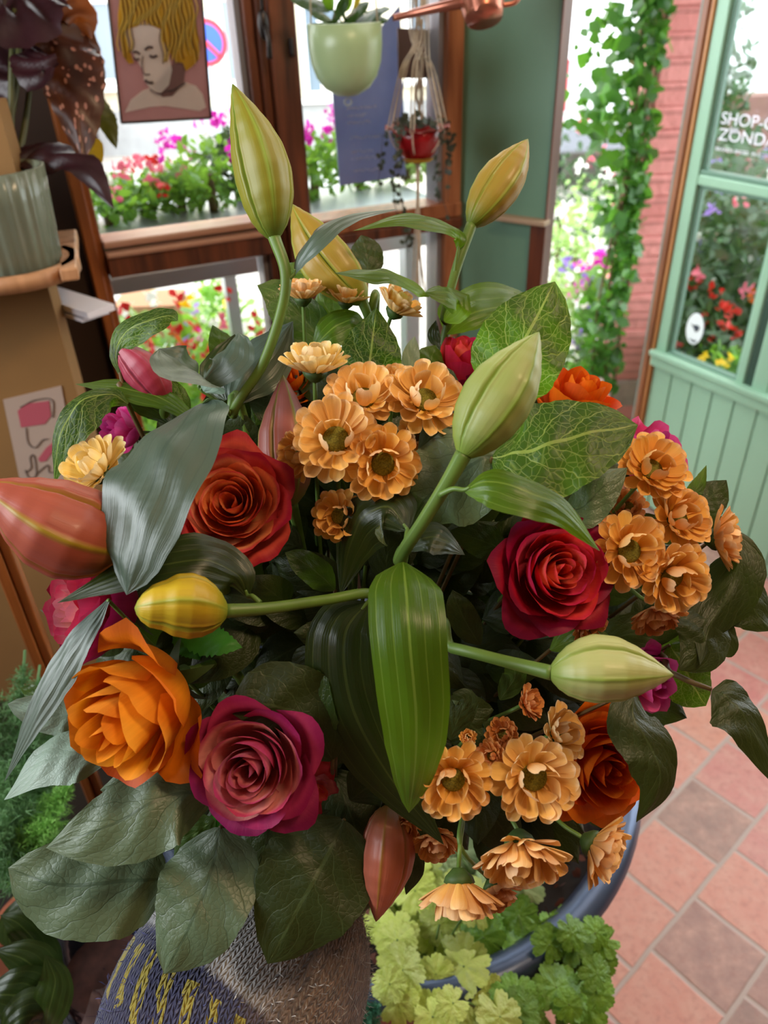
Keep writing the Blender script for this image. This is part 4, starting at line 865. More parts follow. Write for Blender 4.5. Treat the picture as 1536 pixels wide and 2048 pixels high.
for i, (px, py, y, sx, hh, bl, fm, lab) in enumerate(dg):
    q = atY(px, py, y); bush(V((q.x, q.y, -.07)), sx, .25, hh, bl, 1300, 10, 120 + i, lab, fm, .026, .015, top=.6)
# ================================================================== the bouquet
def dd(px, py, k=0): return .475 + .13 * (((px - 760) / 700) ** 2 + ((py - 1230) / 800) ** 2) + k
def L3(pts): return [(x, y, d) for x, y, d in pts]
# ---- lilies
B_GO = bud_mat('bud_gold_green', '#8a9426', '#9a8c26', '#93ac40', '#5f7a24')
B_GO2 = bud_mat('bud_amber_green', '#96962a', '#b48634', '#9aa83c', '#6f8a2c')
B_WH = bud_mat('bud_white_green', '#a9b070', '#8fa04a', '#7f9c36', '#7f9a38', .15)
B_WH2 = bud_mat('bud_cream_green', '#c0bf80', '#a5ae66', '#8a9f42', '#8aa245', .15)
B_YE = bud_mat('bud_yellow', '#d0b62a', '#c4a21e', '#a2a62e', '#8a9a2a', .15)
B_OR = bud_mat('bud_orange_pink', '#c0603c', '#9a4a44', '#a88f20', '#7c7a26', .12, ribw=.7)
B_PK = bud_mat('bud_pink', '#b0605c', '#9a5a4a', '#90923c', '#7a8436', .15, ribw=.8)
B_CO = bud_mat('bud_coral', '#c0684a', '#a85a48', '#a0702c', '#8a6a30', .15, ribw=.6)
B_RD = bud_mat('bud_rose_red', '#b03a50', '#9a2a44', '#a0485a', '#8a3040', .12, ribw=.6)
def lily(label, base, tip, W, m, roll=0, bend=0, bdir=(1, 0, 0), stem=None, r=.0034, **kw):
    root = empty('lily_stem', P(*base)); tag(root, label, 'lily', 'lilies in the bouquet'); bud(root, base, tip, W, m, roll, bend, bdir, **kw)
    if stem is not None:
        pts = [P(*base).lerp(P(*tip), .02)] + [P(*q) for q in stem]
        tube('stem', pts + [BIND, BIND + V((.0, 0, -.07))], [r * 1.25, r, r, r * 1.05, r * 1.1], STEMM, root, 12, 50)
    return root
l1 = lily('tall gold green lily bud on a long bare stem, highest of the bouquet', (549, 478, .50), (465, 168, .49), 124, B_GO, .25, .05, (1, .2, 0), [(571, 545, .50), (563, 620, .505), (525, 730, .515), (467, 826, .53), (500, 890, .56)])
leaf(l1, [(588, 548, .50), (600, 508, .495), (640, 458, .49), (705, 428, .50), (795, 418, .52)], 62, LILYG, 'lance', (-.2, .7, .6), fold=.3, seed=1, petiole=(563, 590, .502), wave=.02)
leaf(l1, [(405, 782, .52), (390, 750, .51), (355, 720, .50), (318, 697, .50)], 135, LILYG, 'lance', (.1, .75, .6), fold=-.3, seed=2, petiole=(462, 830, .53), wl=1.35, wr=.5)
leaf(l1, [(398, 775, .52), (440, 730, .515), (462, 690, .52), (478, 665, .53)], 100, LILYG, 'lance', (-.5, .3, .8), fold=.3, seed=3, petiole=(462, 830, .53))
leaf(l1, [(462, 808, .535), (495, 755, .54), (545, 700, .545), (586, 642, .55)], 118, LILYG, 'lance', (.4, .5, .8), fold=.35, seed=4, petiole=(470, 835, .54))
leaf(l1, [(452, 800, .54), (440, 760, .545), (450, 715, .55), (470, 668, .56)], 90, LILYD, 'lance', (0, 0, 1), seed=5)
leaf(l1, [(418, 800, .50), (370, 835, .46), (325, 910, .43), (290, 1010, .415), (262, 1110, .41), (253, 1190, .415)], 212, LILYG, 'round', (-.25, .40, .85), fold=.20, seed=6, petiole=(462, 828, .53), wl=.9, wr=1.12, wave=.045)
l2 = lily('amber and green lily bud leaning left behind the tall one', (728, 606, .58), (583, 408, .585), 112, B_GO2, .9, .05, (-.7, -.5, 0), [(738, 640, .585), (745, 700, .60)])
leaf(l2, [(738, 655, .57), (700, 640, .56), (655, 665, .555), (622, 705, .56)], 82, LILYL, 'salal', (.2, .5, .8), seed=7, fold=.25)
l3 = lily('green and orange lily bud at the upper right with the dark green panel behind', (941, 452, .58), (1056, 278, .585), 96, B_GO2, .5, .05, (.7, .4, 0), [(912, 540, .58), (888, 640, .585), (880, 720, .60)])
leaf(l3, [(916, 500, .575), (915, 468, .57), (870, 445, .56), (800, 440, .555), (705, 462, .55)], 56, LILYL, 'lance', (.1, .6, .7), fold=.2, seed=8, petiole=(908, 560, .58), wl=.8, wr=1.2)
leaf(l3, [(888, 642, .575), (915, 605, .565), (895, 585, .555), (850, 585, .55)], 62, LILYL, 'round', (0, .5, .8), fold=.3, seed=9)
leaf(l3, [(858, 592, .555), (830, 570, .55), (780, 545, .54), (725, 545, .535), (668, 546, .53)], 62, LILYL, 'lance', (-.1, .7, .6), fold=.2, seed=10)
leaf(l3, [(893, 668, .59), (930, 635, .59), (990, 615, .595), (1060, 620, .60), (1145, 634, .61)], 118, LILYL, 'salal', (.0, .6, .8), seed=11, wl=1.3, wr=.55)
leaf(l3, [(880, 700, .58), (868, 670, .58), (872, 640, .58)], 26, LILYD, 'lance', (0, 0, 1), seed=12)
l4 = lily('large white green lily bud standing forward in the centre right', (925, 912, .415), (1078, 664, .42), 150, B_WH, .35, .03, (.7, .4, 0), [(895, 965, .42), (845, 1045, .43), (800, 1118, .45), (790, 1180, .50)], .0038)
leaf(l4, [(928, 980, .41), (980, 962, .40), (1060, 985, .395), (1130, 1020, .40), (1200, 1102, .41)], 84, LILYL, 'salal', (.1, .55, .8), seed=13, fold=.2, petiole=(880, 990, .42), wl=.9, wr=1.1, cup=-.1)
leaf(l4, [(806, 1124, .445), (812, 1180, .42), (820, 1290, .405), (832, 1430, .41), (830, 1530, .425), (818, 1626, .45)], 158, LILYL, 'strap', (.05, .15, 1), seed=14, fold=.10, cup=-.15, wl=1.0, wr=1.0, wave=.02)
leaf(l4, [(735, 1205, .475), (690, 1270, .47), (700, 1400, .47), (770, 1540, .475), (888, 1690, .48)], 168, LILYD, 'salal', (-.2, .2, 1), seed=15, fold=.15, petiole=(780, 1170, .48))
leaf(l4, [(815, 1060, .455), (780, 1015, .46), (730, 1030, .465), (700, 1090, .475), (680, 1190, .49)], 128, LILYD, 'salal', (-.2, .5, .8), seed=16, fold=.3, petiole=(812, 1090, .44))
leaf(l4, [(808, 1100, .46), (850, 1075, .455), (890, 1080, .455), (930, 1110, .46)], 64, LILYD, 'lance', (.2, .6, .8), seed=17)
l5 = lily('short yellow lily bud pointing left in the middle of the bouquet', (455, 1222, .43), (269, 1216, .415), 142, B_YE, .25, .06, (0, .5, 0), [(540, 1216, .44), (650, 1200, .46), (745, 1188, .48), (760, 1230, .52)], .0032, fat=.40, blunt=.45)
leaf(l5, [(496, 1192, .445), (470, 1145, .44), (390, 1120, .43), (250, 1150, .425), (114, 1206, .43)], 112, LILYD, 'lance', (.0, .6, .8), seed=18, fold=.2, petiole=(520, 1206, .44), wl=.8, wr=1.1)
l6 = lily('pale green white lily bud pointing right above the lower orange rose', (1100, 1346, .425), (1347, 1350, .42), 146, B_WH2, .05, .03, (0, .4, 0), [(1020, 1325, .44), (905, 1296, .46), (850, 1290, .50)], .0034, fat=.38)
l7 = lily('big orange pink lily bud cut off by the left edge of the photo', (262, 1104, .45), (-48, 962, .42), 212, B_OR, .05, -.06, (0, 1, 0), [(320, 1115, .47), (420, 1120, .52)], .0042, fat=.38)
l8 = lily('pink lily bud with green tip standing upright behind the red orange rose', (583, 1010, .52), (566, 750, .525), 118, B_PK, .5, .0, (1, 0, 0), [(600, 1080, .56), (640, 1300, .65)], fat=.40)
l9 = lily('coral lily bud hanging downward at the bottom centre', (778, 1610, .50), (752, 1843, .49), 118, B_CO, .2, .03, (1, 0, 0), [(780, 1560, .55), (740, 1600, .65)], fat=.42)
l10 = lily('rose red lily bud behind the grey leaf at the upper left', (335, 805, .56), (224, 682, .555), 88, B_RD, .5, .05, (1, .5, 0), [(340, 850, .58), (450, 1000, .64)])
# ---- roses
PR_OR = (petal_mat('rose_fire_heart', '#f8ac58', '#f6985c', '#e86048'), petal_mat('rose_fire_mid', '#fab868', '#f8a068', '#e04c4c', '#e8704a', b2=.72), petal_mat('rose_fire_outer', '#e87848', '#e05048', '#b41a38', '#b82a40', b2=.6))
PR_RD = (petal_mat('rose_red_heart', '#f88860', '#f27058', '#e44450'), petal_mat('rose_red_mid', '#f05a50', '#e84450', '#d0264c', '#d83a58', b2=.75), petal_mat('rose_red_outer', '#b81838', '#a81038', '#8a1040', '#9a1a48', b2=.7))
PR_OY = (petal_mat('rose_amber_heart', '#f09a18', '#ee8a12', '#f29a28'), petal_mat('rose_amber_mid', '#f6a818', '#f49c14', '#f6a232', '#f6a828', b2=.8), petal_mat('rose_amber_outer', '#ec8410', '#ea7a10', '#e06818', '#ec8a18', b2=.8))
PR_DO = (petal_mat('rose_orange_heart', '#e85c10', '#ea6412', '#ee7418'), petal_mat('rose_orange_mid', '#e05c0c', '#e2600c', '#e87018', '#e86a14', b2=.8), petal_mat('rose_orange_outer', '#e4680e', '#e86a10', '#ea7a20', '#e87818', b2=.8))
PR_PK = (petal_mat('rose_pink_heart', '#e08a8a', '#dc8086', '#b44a68', b2=.7), petal_mat('rose_pink_mid', '#f8b0a8', '#f4a09c', '#c84470', '#d05c80', b2=.75), petal_mat('rose_pink_outer', '#d86a7c', '#c03a70', '#a41e60', '#bc3070', b2=.6))
PR_PC = (petal_mat('rose_peach_heart', '#f8bc98', '#f6b0a0', '#ee98a8'), petal_mat('rose_blush_mid', '#f8b0a8', '#f090a0', '#e04a74', '#cc2c58', b2=.6), petal_mat('rose_crimson_outer', '#b02048', '#98143c', '#8a1038', '#a01c44', b2=.7))
PR_MG = (petal_mat('rose_magenta_heart', '#c8408a', '#c03084', '#d050a0'), petal_mat('rose_magenta_mid', '#e45a9c', '#de4890', '#e05aa4', '#d03a88'), petal_mat('rose_magenta_outer', '#d04088', '#cc3480', '#d8549c', '#c43278'))
def RG(label, c, face, R, m, **k): return rose(label, c, face, R, m, **k)
RG('orange red rose with a ruffled open heart below the pink lily bud', (463, 1005, .475), (.02, .18, 1), 124, PR_OR, n=34, seed=3, ruf=.030, core=.30, curl=.8, tight=.85, dish=.2)
RG('crimson rose with a coral heart under the right lily leaf', (1115, 1142, .47), (.18, .12, 1), 122, PR_RD, n=34, seed=5, ruf=.022, core=.42, curl=.9, tight=.95)
RG('large yellow orange rose opening toward the lower left', (270, 1425, .46), (-.38, -.32, .85), 158, PR_OY, n=21, seed=8, ruf=.035, core=.58, curl=1.0, tight=.95, height=1.15, dish=.55)
RG('dusky pink rose with a tight spiral heart and magenta outer petals', (503, 1535, .455), (-.10, .05, 1), 132, PR_PK, n=32, seed=11, ruf=.016, core=.46, curl=.9, tight=.92, dish=.6)
RG('blush and crimson rose seen from the side below the big orange lily bud', (168, 1215, .50), (-.72, .08, .68), 120, PR_PC, n=30, seed=13, ruf=.06, core=.3, curl=.4, height=1.3, dish=.1)
RG('crimson rose peeping out at the top right behind the broad backlit leaf', (925, 712, .585), (.1, .75, .6), 66, PR_RD, n=18, seed=17, ruf=.03, height=1.4, curl=.6)
RG('bright orange rose partly hidden above the dark broad leaf at the right', (1160, 790, .575), (.25, .72, .55), 96, PR_DO, n=22, seed=19, ruf=.025, height=1.2)
RG('deep orange rose at the lower right beside the blue basin rim', (1205, 1530, .50), (.25, -.05, .95), 122, PR_DO, n=26, seed=23, ruf=.025, core=.45)
RG('magenta rose behind the chrysanthemums at the right edge of the bouquet', (1318, 905, .57), (.6, .5, .6), 96, PR_MG, n=16, seed=29, ruf=.07, height=1.1, curl=1.2)
RG('small bright magenta rose behind the big grey leaf at the left', (232, 858, .575), (-.55, .15, .7), 50, PR_MG, n=16, seed=31, ruf=.04, height=1.5, curl=.5)
RG('orange rose behind the stem of the tall lily bud', (580, 760, .585), (-.1, .5, .8), 72, PR_DO, n=16, seed=37, ruf=.02)
RG('magenta rose half hidden behind the pale lily bud that points right', (1300, 1365, .53), (.5, -.2, .8), 84, PR_MG, n=14, seed=41, ruf=.05, height=1.2, curl=1.0)
RG('small red rose head between the leaves left of the top right crimson rose', (853, 722, .61), (0, .8, .6), 36, PR_RD, n=12, seed=43, ruf=.05)
RG('ragged coral and red rose just right of the dusky pink rose', (632, 1578, .50), (.55, -.1, .8), 52, PR_RD[:1] + PR_PK[:1] + PR_RD[1:2], n=9, seed=47, ruf=.12, height=1.3, curl=1.4)
# ---- chrysanthemums
M_LT = petal_mat('mum_peach_light', '#f8be48', '#fccb7a', '#fddcae', '#fac880', .5, .25, .4, .8)
M_OR = petal_mat('mum_peach', '#f6b030', '#f9bd62', '#fbd09a', '#f8bc70', .5, .22, .4, .8)
M_YE = petal_mat('mum_cream', '#f6cf52', '#f8d884', '#fae6b4', '#f6d898', .5, .25, .4, .8)
M_DK = petal_mat('mum_apricot_dim', '#e08a30', '#e69c58', '#ecac74', '#e09660', .5, .2, .4, .8)  # darker peach: shade on the dim inner blooms is in the colour
MG = 'chrysanthemums in the bouquet'
for i, (lab, c, f, R, m, op) in enumerate([
    ('cream yellow chrysanthemum seen from the side, above the cluster of peach ones', (630, 742, .50), (.05, .9, .45), 68, M_YE, .55),
    ('peach chrysanthemum in the cluster, directly under the broad green leaf', (728, 800, .49), (.0, .50, .85), 74, M_LT, .85),
    ('peach chrysanthemum at the right of the centre cluster beside the big white lily bud', (848, 803, .49), (.15, .38, .9), 78, M_LT, .85),
    ('largest cream peach chrysanthemum in the centre cluster with a full gold centre', (672, 880, .47), (.02, .12, 1), 82, M_LT, .95),
    ('peach chrysanthemum lowest in the centre cluster', (765, 928, .47), (.10, -.05, 1), 74, M_OR, .9),
    ('apricot chrysanthemum peeping out between the pink lily bud and the centre cluster', (608, 908, .495), (-.6, -.1, .7), 52, M_OR, .7),
    ('small apricot chrysanthemum in shade right of the red orange rose', (680, 1032, .485), (-.2, .0, .95), 52, M_OR, .85),
    ('pale peach chrysanthemum seen from the side at the top left against the window', (606, 597, .56), (.0, .92, .35), 48, M_LT, .5),
    ('pale peach chrysanthemum behind the leaning amber lily bud', (692, 604, .58), (.1, .85, .4), 44, M_LT, .5),
    ('pale peach chrysanthemum at the top right of the leaning amber lily bud', (790, 622, .57), (.55, .75, .4), 52, M_LT, .5),
    ('small peach chrysanthemum behind the two upper blooms of the centre cluster', (785, 768, .525), (.0, .7, .7), 42, M_LT, .7),
    ('small deep peach chrysanthemum between the centre cluster and the grey broad leaf', (828, 872, .51), (.3, -.1, .9), 40, M_OR, .8),
    ('cream yellow chrysanthemum at the far left above the big orange lily bud', (200, 945, .52), (-.4, .55, .7), 72, M_YE, .7),
    ('small cream chrysanthemum tucked between the grey leaf and the red orange rose', (350, 1082, .53), (.2, .2, .9), 36, M_YE, .7),
    ('peach chrysanthemum topmost in the right cluster', (1300, 942, .50), (.12, .42, .9), 70, M_OR, .85),
    ('peach chrysanthemum second from the top in the right cluster', (1352, 1040, .50), (.25, .30, .9), 66, M_OR, .7),
    ('peach chrysanthemum with a green centre touching the crimson rose', (1255, 1102, .48), (.15, .05, 1), 74, M_OR, .95),
    ('peach chrysanthemum rightmost in the right cluster', (1430, 1078, .52), (.85, .1, .5), 62, M_OR, .65),
    ('peach chrysanthemum lower right in the right cluster', (1340, 1152, .48), (.15, -.25, .9), 72, M_OR, .75),
    ('dark apricot chrysanthemum in shade at the bottom of the right cluster', (1308, 1218, .51), (.1, -.75, .5), 56, M_DK, .5),
    ('small apricot chrysanthemum just above the tip of the right lily leaf', (1180, 1025, .51), (.3, .3, .8), 32, M_DK, .7),
    ('dim apricot chrysanthemum in the gap left of the topmost right bloom', (1255, 1015, .54), (-.1, .3, .9), 36, M_DK, .7),
    ('peach chrysanthemum facing straight out beside the long green lily leaf', (906, 1556, .445), (-.05, -.05, 1), 74, M_OR, .95),
    ('biggest peach chrysanthemum in the lower right cluster', (1065, 1552, .45), (.08, .05, 1), 84, M_LT, .9),
    ('peach chrysanthemum under the pale lily bud against the deep orange rose', (1112, 1470, .48), (.6, .35, .7), 58, M_LT, .7),
    ('peach chrysanthemum facing downward in the lower right cluster', (1040, 1690, .46), (.0, -.72, .72), 90, M_OR, .7),
    ('peach chrysanthemum nodding straight down at the bottom, stem visible above it', (918, 1765, .46), (.0, -.92, .42), 84, M_OR, .45),
    ('peach chrysanthemum turned to the right beside the blue basin rim', (1185, 1688, .47), (.78, -.35, .5), 74, M_OR, .5),
    ('small apricot chrysanthemum half open above the lower right cluster', (1052, 1408, .50), (.6, .4, .6), 36, M_DK, .6),
    ('tiny apricot chrysanthemum left of the small half open one', (1008, 1470, .49), (-.3, .3, .8), 34, M_DK, .6),
    ('tiny closed chrysanthemum bud above the straight facing peach bloom', (935, 1476, .475), (.0, .4, .9), 20, M_OR, .3),
    ('dim apricot chrysanthemum behind the tip of the dark lily leaf', (872, 1672, .50), (.0, -.6, .8), 50, M_DK, .6),
    ('dim coral chrysanthemum above the hanging coral lily bud', (812, 1648, .50), (-.1, -.4, .9), 34, M_DK, .6),
    ('peach chrysanthemum behind the nodding one at the bottom right', (985, 1775, .49), (.3, -.7, .6), 52, M_DK, .6),
    ('dark apricot chrysanthemum in shade under the crimson rose', (1172, 1245, .50), (.3, -.5, .8), 38, M_DK, .6),
    ('small apricot chrysanthemum left of the biggest lower right bloom', (985, 1512, .475), (-.5, .3, .8), 32, M_DK, .6)]):
    ts = None
    if 'nodding' in lab: ts = [(920, 1690, .465), (926, 1600, .50), (900, 1480, .56), (760, 1560, .68)]
    if 'turned to the right' in lab: ts = [(1115, 1640, .49), (1050, 1560, .54), (850, 1600, .68)]
    mum(lab, c, f, R, m, seed=i + 1, openness=op, group=MG, tube_stem=ts)
# ---- salal sprigs and other foliage
def sprig(label, leaves, twig=None, m_tw=None, name='leaf_sprig', r=.0018):
    f = leaves[0]; root = empty(name, P(*f['p'][0])); tag(root, label, 'foliage sprig', 'leaf sprigs in the bouquet')
    for i, q in enumerate(leaves):
        leaf(root, q['p'], q['w'], q.get('m', SALAL), q.get('k', 'salal'), q.get('n', (0, 0, 1)), q.get('n2'), q.get('f', .12), q.get('c', 0), q.get('wv', .045), hash(label) % 1 + i * 3 + len(label) + q.get('s', 0), q.get('wl', 1), q.get('wr', 1), petiole=q.get('pe'), serr=q.get('se', .012))
    pts = [P(*t_) for t_ in (twig or [f['p'][0]])]; 
    tube('twig', pts + [pts[-1].lerp(BIND, .5) + Dc(0, 0, -1) * .02, BIND, BIND + V((0, .0, -.05))], [r * .7, r, r, r * 1.2], m_tw or STEMB, root, 7)
    return root
sprig('broad backlit green leaf with net veins at the upper right, tip pointing up', [dict(p=[(985, 790, .50), (1020, 730, .49), (1065, 650, .485), (1110, 563, .49)], w=178, m=SALAL_B, n=(-.1, .1, 1), k='round', wr=1.05)])
sprig('broad dark green leaf with the orange rose above it, tip pointing right', [dict(p=[(985, 915, .47), (1060, 900, .455), (1160, 870, .45), (1276, 850, .455)], w=196, m=SALAL_B, n=(.05, .5, 1), k='round', wl=1.0, wr=1.0)])
sprig('matte grey green broad leaf behind the stem of the big white lily bud', [dict(p=[(1010, 905, .475), (960, 920, .47), (900, 960, .468), (850, 1000, .468), (815, 1060, .475)], w=190, m=SALAL_G, n=(.1, .3, 1), k='round', f=.2), dict(p=[(960, 870, .49), (930, 840, .49), (880, 850, .49), (835, 905, .49)], w=90, m=SALAL_D, n=(0, .6, .8))])
sprig('upright green leaf behind the cream yellow chrysanthemum', [dict(p=[(735, 800, .55), (738, 740, .55), (745, 680, .55), (753, 615, .55)], w=128, m=SALAL_B, k='salal'), dict(p=[(815, 775, .56), (818, 740, .56), (824, 700, .56), (829, 672, .56)], w=38, m=SALAL_P), dict(p=[(850, 760, .57), (862, 720, .57), (872, 690, .57)], w=64, m=SALAL, n=(.5, 0, 1)), dict(p=[(900, 800, .54), (890, 760, .54), (868, 725, .55)], w=50, m=SALAL_D)])
sprig('green leaf behind the top left pale chrysanthemum', [dict(p=[(650, 700, .60), (610, 640, .60), (560, 590, .60), (514, 570, .60)], w=96, m=SALAL, n=(.2, .3, 1)), dict(p=[(640, 690, .61), (670, 650, .61), (650, 610, .61), (640, 580, .61)], w=70, m=SALAL), dict(p=[(600, 720, .60), (560, 690, .60), (575, 650, .61), (600, 640, .61)], w=60, m=SALAL_D), dict(p=[(590, 690, .62), (560, 620, .62), (530, 600, .62)], w=50, m=SALAL)])
sprig('dark leaf standing behind the leaning amber lily bud', [dict(p=[(735, 560, .63), (735, 520, .63), (728, 490, .63), (722, 470, .63)], w=66, m=SALAL_D), dict(p=[(650, 560, .63), (620, 550, .63), (580, 540, .63), (560, 530, .63)], w=40, m=SALAL)])
sprig('curled light green leaf at the upper left, tip curling right against the window', [dict(p=[(238, 748, .555), (232, 705, .55), (250, 665, .545), (300, 640, .54), (340, 632, .54), (356, 642, .54)], w=74, m=SALAL_B, n=(-.2, .3, 1), k='lance', f=.3, wl=.9, wr=.9), dict(p=[(256, 808, .545), (222, 788, .54), (165, 800, .53), (128, 850, .525), (112, 910, .53), (108, 968, .54)], w=84, m=SALAL_B, n=(-.2, .4, .9), f=.3, k='lance', wl=1.3, wr=.7)], twig=[(240, 745, .555), (248, 780, .555), (262, 822, .56)], name='leaf_sprig')
sprig('long thin pointed green leaf reaching left below the curled leaf', [dict(p=[(400, 850, .55), (330, 800, .55), (240, 775, .55), (150, 768, .55)], w=50, m=LILYL, k='lance', n=(0, .6, .8)), dict(p=[(380, 830, .57), (340, 790, .57), (290, 765, .57), (240, 760, .57)], w=60, m=SALAL_B, n=(0, .4, 1)), dict(p=[(345, 850, .57), (310, 820, .57), (270, 800, .565), (215, 790, .56)], w=50, m=LILYD, k='lance')])
sprig('small folded green leaf against the low window pane above the grey lily leaves', [dict(p=[(460, 720, .59), (445, 690, .59), (425, 650, .59)], w=52, m=SALAL, n=(.6, 0, 1)), dict(p=[(510, 850, .57), (520, 800, .57), (500, 760, .57), (470, 740, .57)], w=110, m=SALAL_B), dict(p=[(560, 900, .56), (560, 840, .56), (540, 800, .56)], w=80, m=SALAL_D)])
sprig('dark pointed leaves standing up at the right edge above the peach cluster', [dict(p=[(1370, 1020, .56), (1385, 990, .56), (1400, 965, .56), (1413, 930, .56)], w=34, m=SALAL, k='lance'), dict(p=[(1385, 1060, .56), (1405, 1010, .56), (1430, 985, .56), (1453, 960, .56)], w=76, m=SALAL_D, n=(-.3, .2, 1)), dict(p=[(1420, 1070, .57), (1445, 1050, .57), (1460, 1030, .57)], w=40, m=SALAL_D)])
sprig('grey green leaf edge below the broad dark leaf at the right', [dict(p=[(1130, 1030, .485), (1170, 1010, .48), (1210, 970, .48), (1255, 935, .485)], w=86, m=SALAL_G, n=(.3, .6, .8))])
sprig('twisted dark glossy leaf curling down the right side of the bouquet', [dict(p=[(1455, 1055, .53), (1478, 1110, .52), (1462, 1180, .515), (1420, 1250, .51), (1400, 1330, .50)], w=104, m=SALAL_D, n=(-.7, .3, .7), n2=(.2, .1, 1), k='lance', f=.4), dict(p=[(1395, 1210, .52), (1410, 1250, .51), (1400, 1300, .505), (1358, 1340, .50)], w=130, m=SALAL_D, n=(.2, .1, 1)), dict(p=[(1445, 1230, .52), (1455, 1270, .52), (1458, 1300, .52), (1440, 1305, .52)], w=40, m=SALAL_D)])
sprig('dark olive leaf cut by the right edge at mid height', [dict(p=[(1400, 1150, .54), (1450, 1170, .53), (1500, 1210, .53), (1542, 1262, .53)], w=118, m=SALAL_D, n=(.1, .4, 1), k='round'), dict(p=[(1380, 1230, .55), (1430, 1230, .55), (1480, 1210, .55), (1500, 1190, .55)], w=70, m=SALAL_D)])
sprig('flat green leaf behind the tip of the pale lily bud that points right', [dict(p=[(1340, 1290, .54), (1365, 1330, .54), (1385, 1370, .54), (1412, 1412, .54)], w=118, m=SALAL_B, k='round', n=(.2, .2, 1)), dict(p=[(1300, 1270, .55), (1330, 1280, .55), (1370, 1285, .55), (1400, 1290, .55)], w=60, m=SALAL)])
sprig('dark arching leaf on a bare brown twig at the far right', [dict(p=[(1424, 1380, .51), (1460, 1400, .505), (1500, 1450, .50), (1560, 1580, .50)], w=108, m=SALAL_D, n=(.3, .3, .9), wl=.8, wr=1.1)], twig=[(1422, 1378, .51), (1385, 1365, .51), (1340, 1345, .52), (1270, 1320, .56)], r=.0022)
sprig('curved dark olive leaf hanging over the deep orange rose at the lower right', [dict(p=[(1265, 1380, .47), (1270, 1440, .46), (1310, 1510, .455), (1318, 1580, .455), (1272, 1645, .46)], w=132, m=SALAL_D, n=(.3, .1, 1), wl=.8, wr=.9, f=.2)])
sprig('silvery white leaf lying under the orange rose at the lower left', [dict(p=[(215, 1520, .53), (160, 1505, .525), (90, 1525, .52), (8, 1600, .52)], w=92, m=SALAL_P, n=(-.1, .7, .7), f=.15), dict(p=[(180, 1430, .545), (130, 1430, .54), (80, 1430, .54), (15, 1408, .54)], w=100, m=SALAL_P, n=(-.1, -.3, 1), k='round'), dict(p=[(100, 1410, .56), (70, 1390, .56), (40, 1375, .56)], w=40, m=SALAL)], name='leaf_sprig')
sprig('long narrow grey leaf slanting down the left side of the bouquet', [dict(p=[(216, 1200, .46), (150, 1290, .45), (85, 1400, .45), (8, 1565, .455)], w=74, m=LILYG, k='lance', n=(-.4, .3, 1), f=.2)], m_tw=STEMM)
sprig('large grey green veined leaf under the dusky pink rose, tip to the left', [dict(p=[(430, 1590, .49), (340, 1590, .475), (220, 1650, .465), (92, 1696, .465)], w=172, m=SALAL_G, n=(-.05, .45, 1), k='salal', wl=1.05, wr=.9, wv=.06), dict(p=[(380, 1500, .50), (330, 1530, .495), (260, 1570, .49), (200, 1580, .49)], w=100, m=SALAL_G, n=(0, .3, 1))])
sprig('large rounded green leaf at the lower left edge of the bouquet', [dict(p=[(335, 1758, .51), (250, 1762, .50), (120, 1770, .495), (16, 1736, .50)], w=196, m=SALAL_G, n=(-.1, .35, 1), k='round', f=.1, wv=.04)], twig=[(335, 1758, .51), (352, 1725, .53)])
sprig('pale shiny veined leaf hanging over the knitted sleeve, tip pointing down', [dict(p=[(440, 1655, .50), (420, 1750, .485), (380, 1850, .475), (328, 1948, .475)], w=196, m=SALAL_G, n=(-.1, .2, 1), k='round', f=.16, wv=.05), dict(p=[(430, 1640, .51), (400, 1660, .51), (372, 1690, .51), (350, 1740, .51)], w=60, m=SALAL)])
sprig('large dark olive glossy leaf over the sleeve below the dusky pink rose', [dict(p=[(688, 1640, .495), (650, 1720, .485), (600, 1810, .478), (535, 1928, .48)], w=232, m=SALAL_D, n=(.05, .25, 1), k='round', f=.12, wv=.04)])
sprig('dark green leaf over the top of the dusky pink rose', [dict(p=[(665, 1520, .475), (620, 1450, .47), (540, 1410, .465), (460, 1425, .465)], w=158, m=SALAL_D, n=(0, .2, 1), k='round', wl=.7, wr=1.2)])
sprig('yellow green leaf edge curling beside the dark lily leaf in the centre', [dict(p=[(672, 1500, .48), (645, 1440, .475), (632, 1360, .475), (640, 1290, .48)], w=60, m=SALAL, n=(-.4, .2, 1)), dict(p=[(700, 1600, .51), (750, 1570, .50), (800, 1580, .50), (850, 1600, .51)], w=120, m=SALAL_D), dict(p=[(740, 1720, .53), (800, 1700, .525), (825, 1740, .525), (812, 1790, .53)], w=60, m=SALAL_D)])
sprig('bright green jagged leaf above the yellow orange rose', [dict(p=[(360, 1265, .52), (400, 1275, .515), (440, 1285, .51), (485, 1295, .51)], w=60, m=mat('bright_leaf', '#3f8a2a', .4, trans=.35, tcol='#6fc02a'), se=.12, n=(0, .5, 1)), dict(p=[(350, 1260, .53), (380, 1290, .53), (400, 1320, .53)], w=60, m=MATS['bright_leaf'], se=.12)])
sprig('bright green small leaf below the dusky pink rose', [dict(p=[(440, 1640, .52), (415, 1650, .52), (380, 1662, .52)], w=30, m=MATS['bright_leaf']), dict(p=[(560, 1700, .54), (580, 1670, .54), (600, 1650, .54)], w=50, m=SALAL), dict(p=[(530, 1690, .53), (590, 1650, .52), (660, 1620, .52)], w=60, m=SALAL_D)])
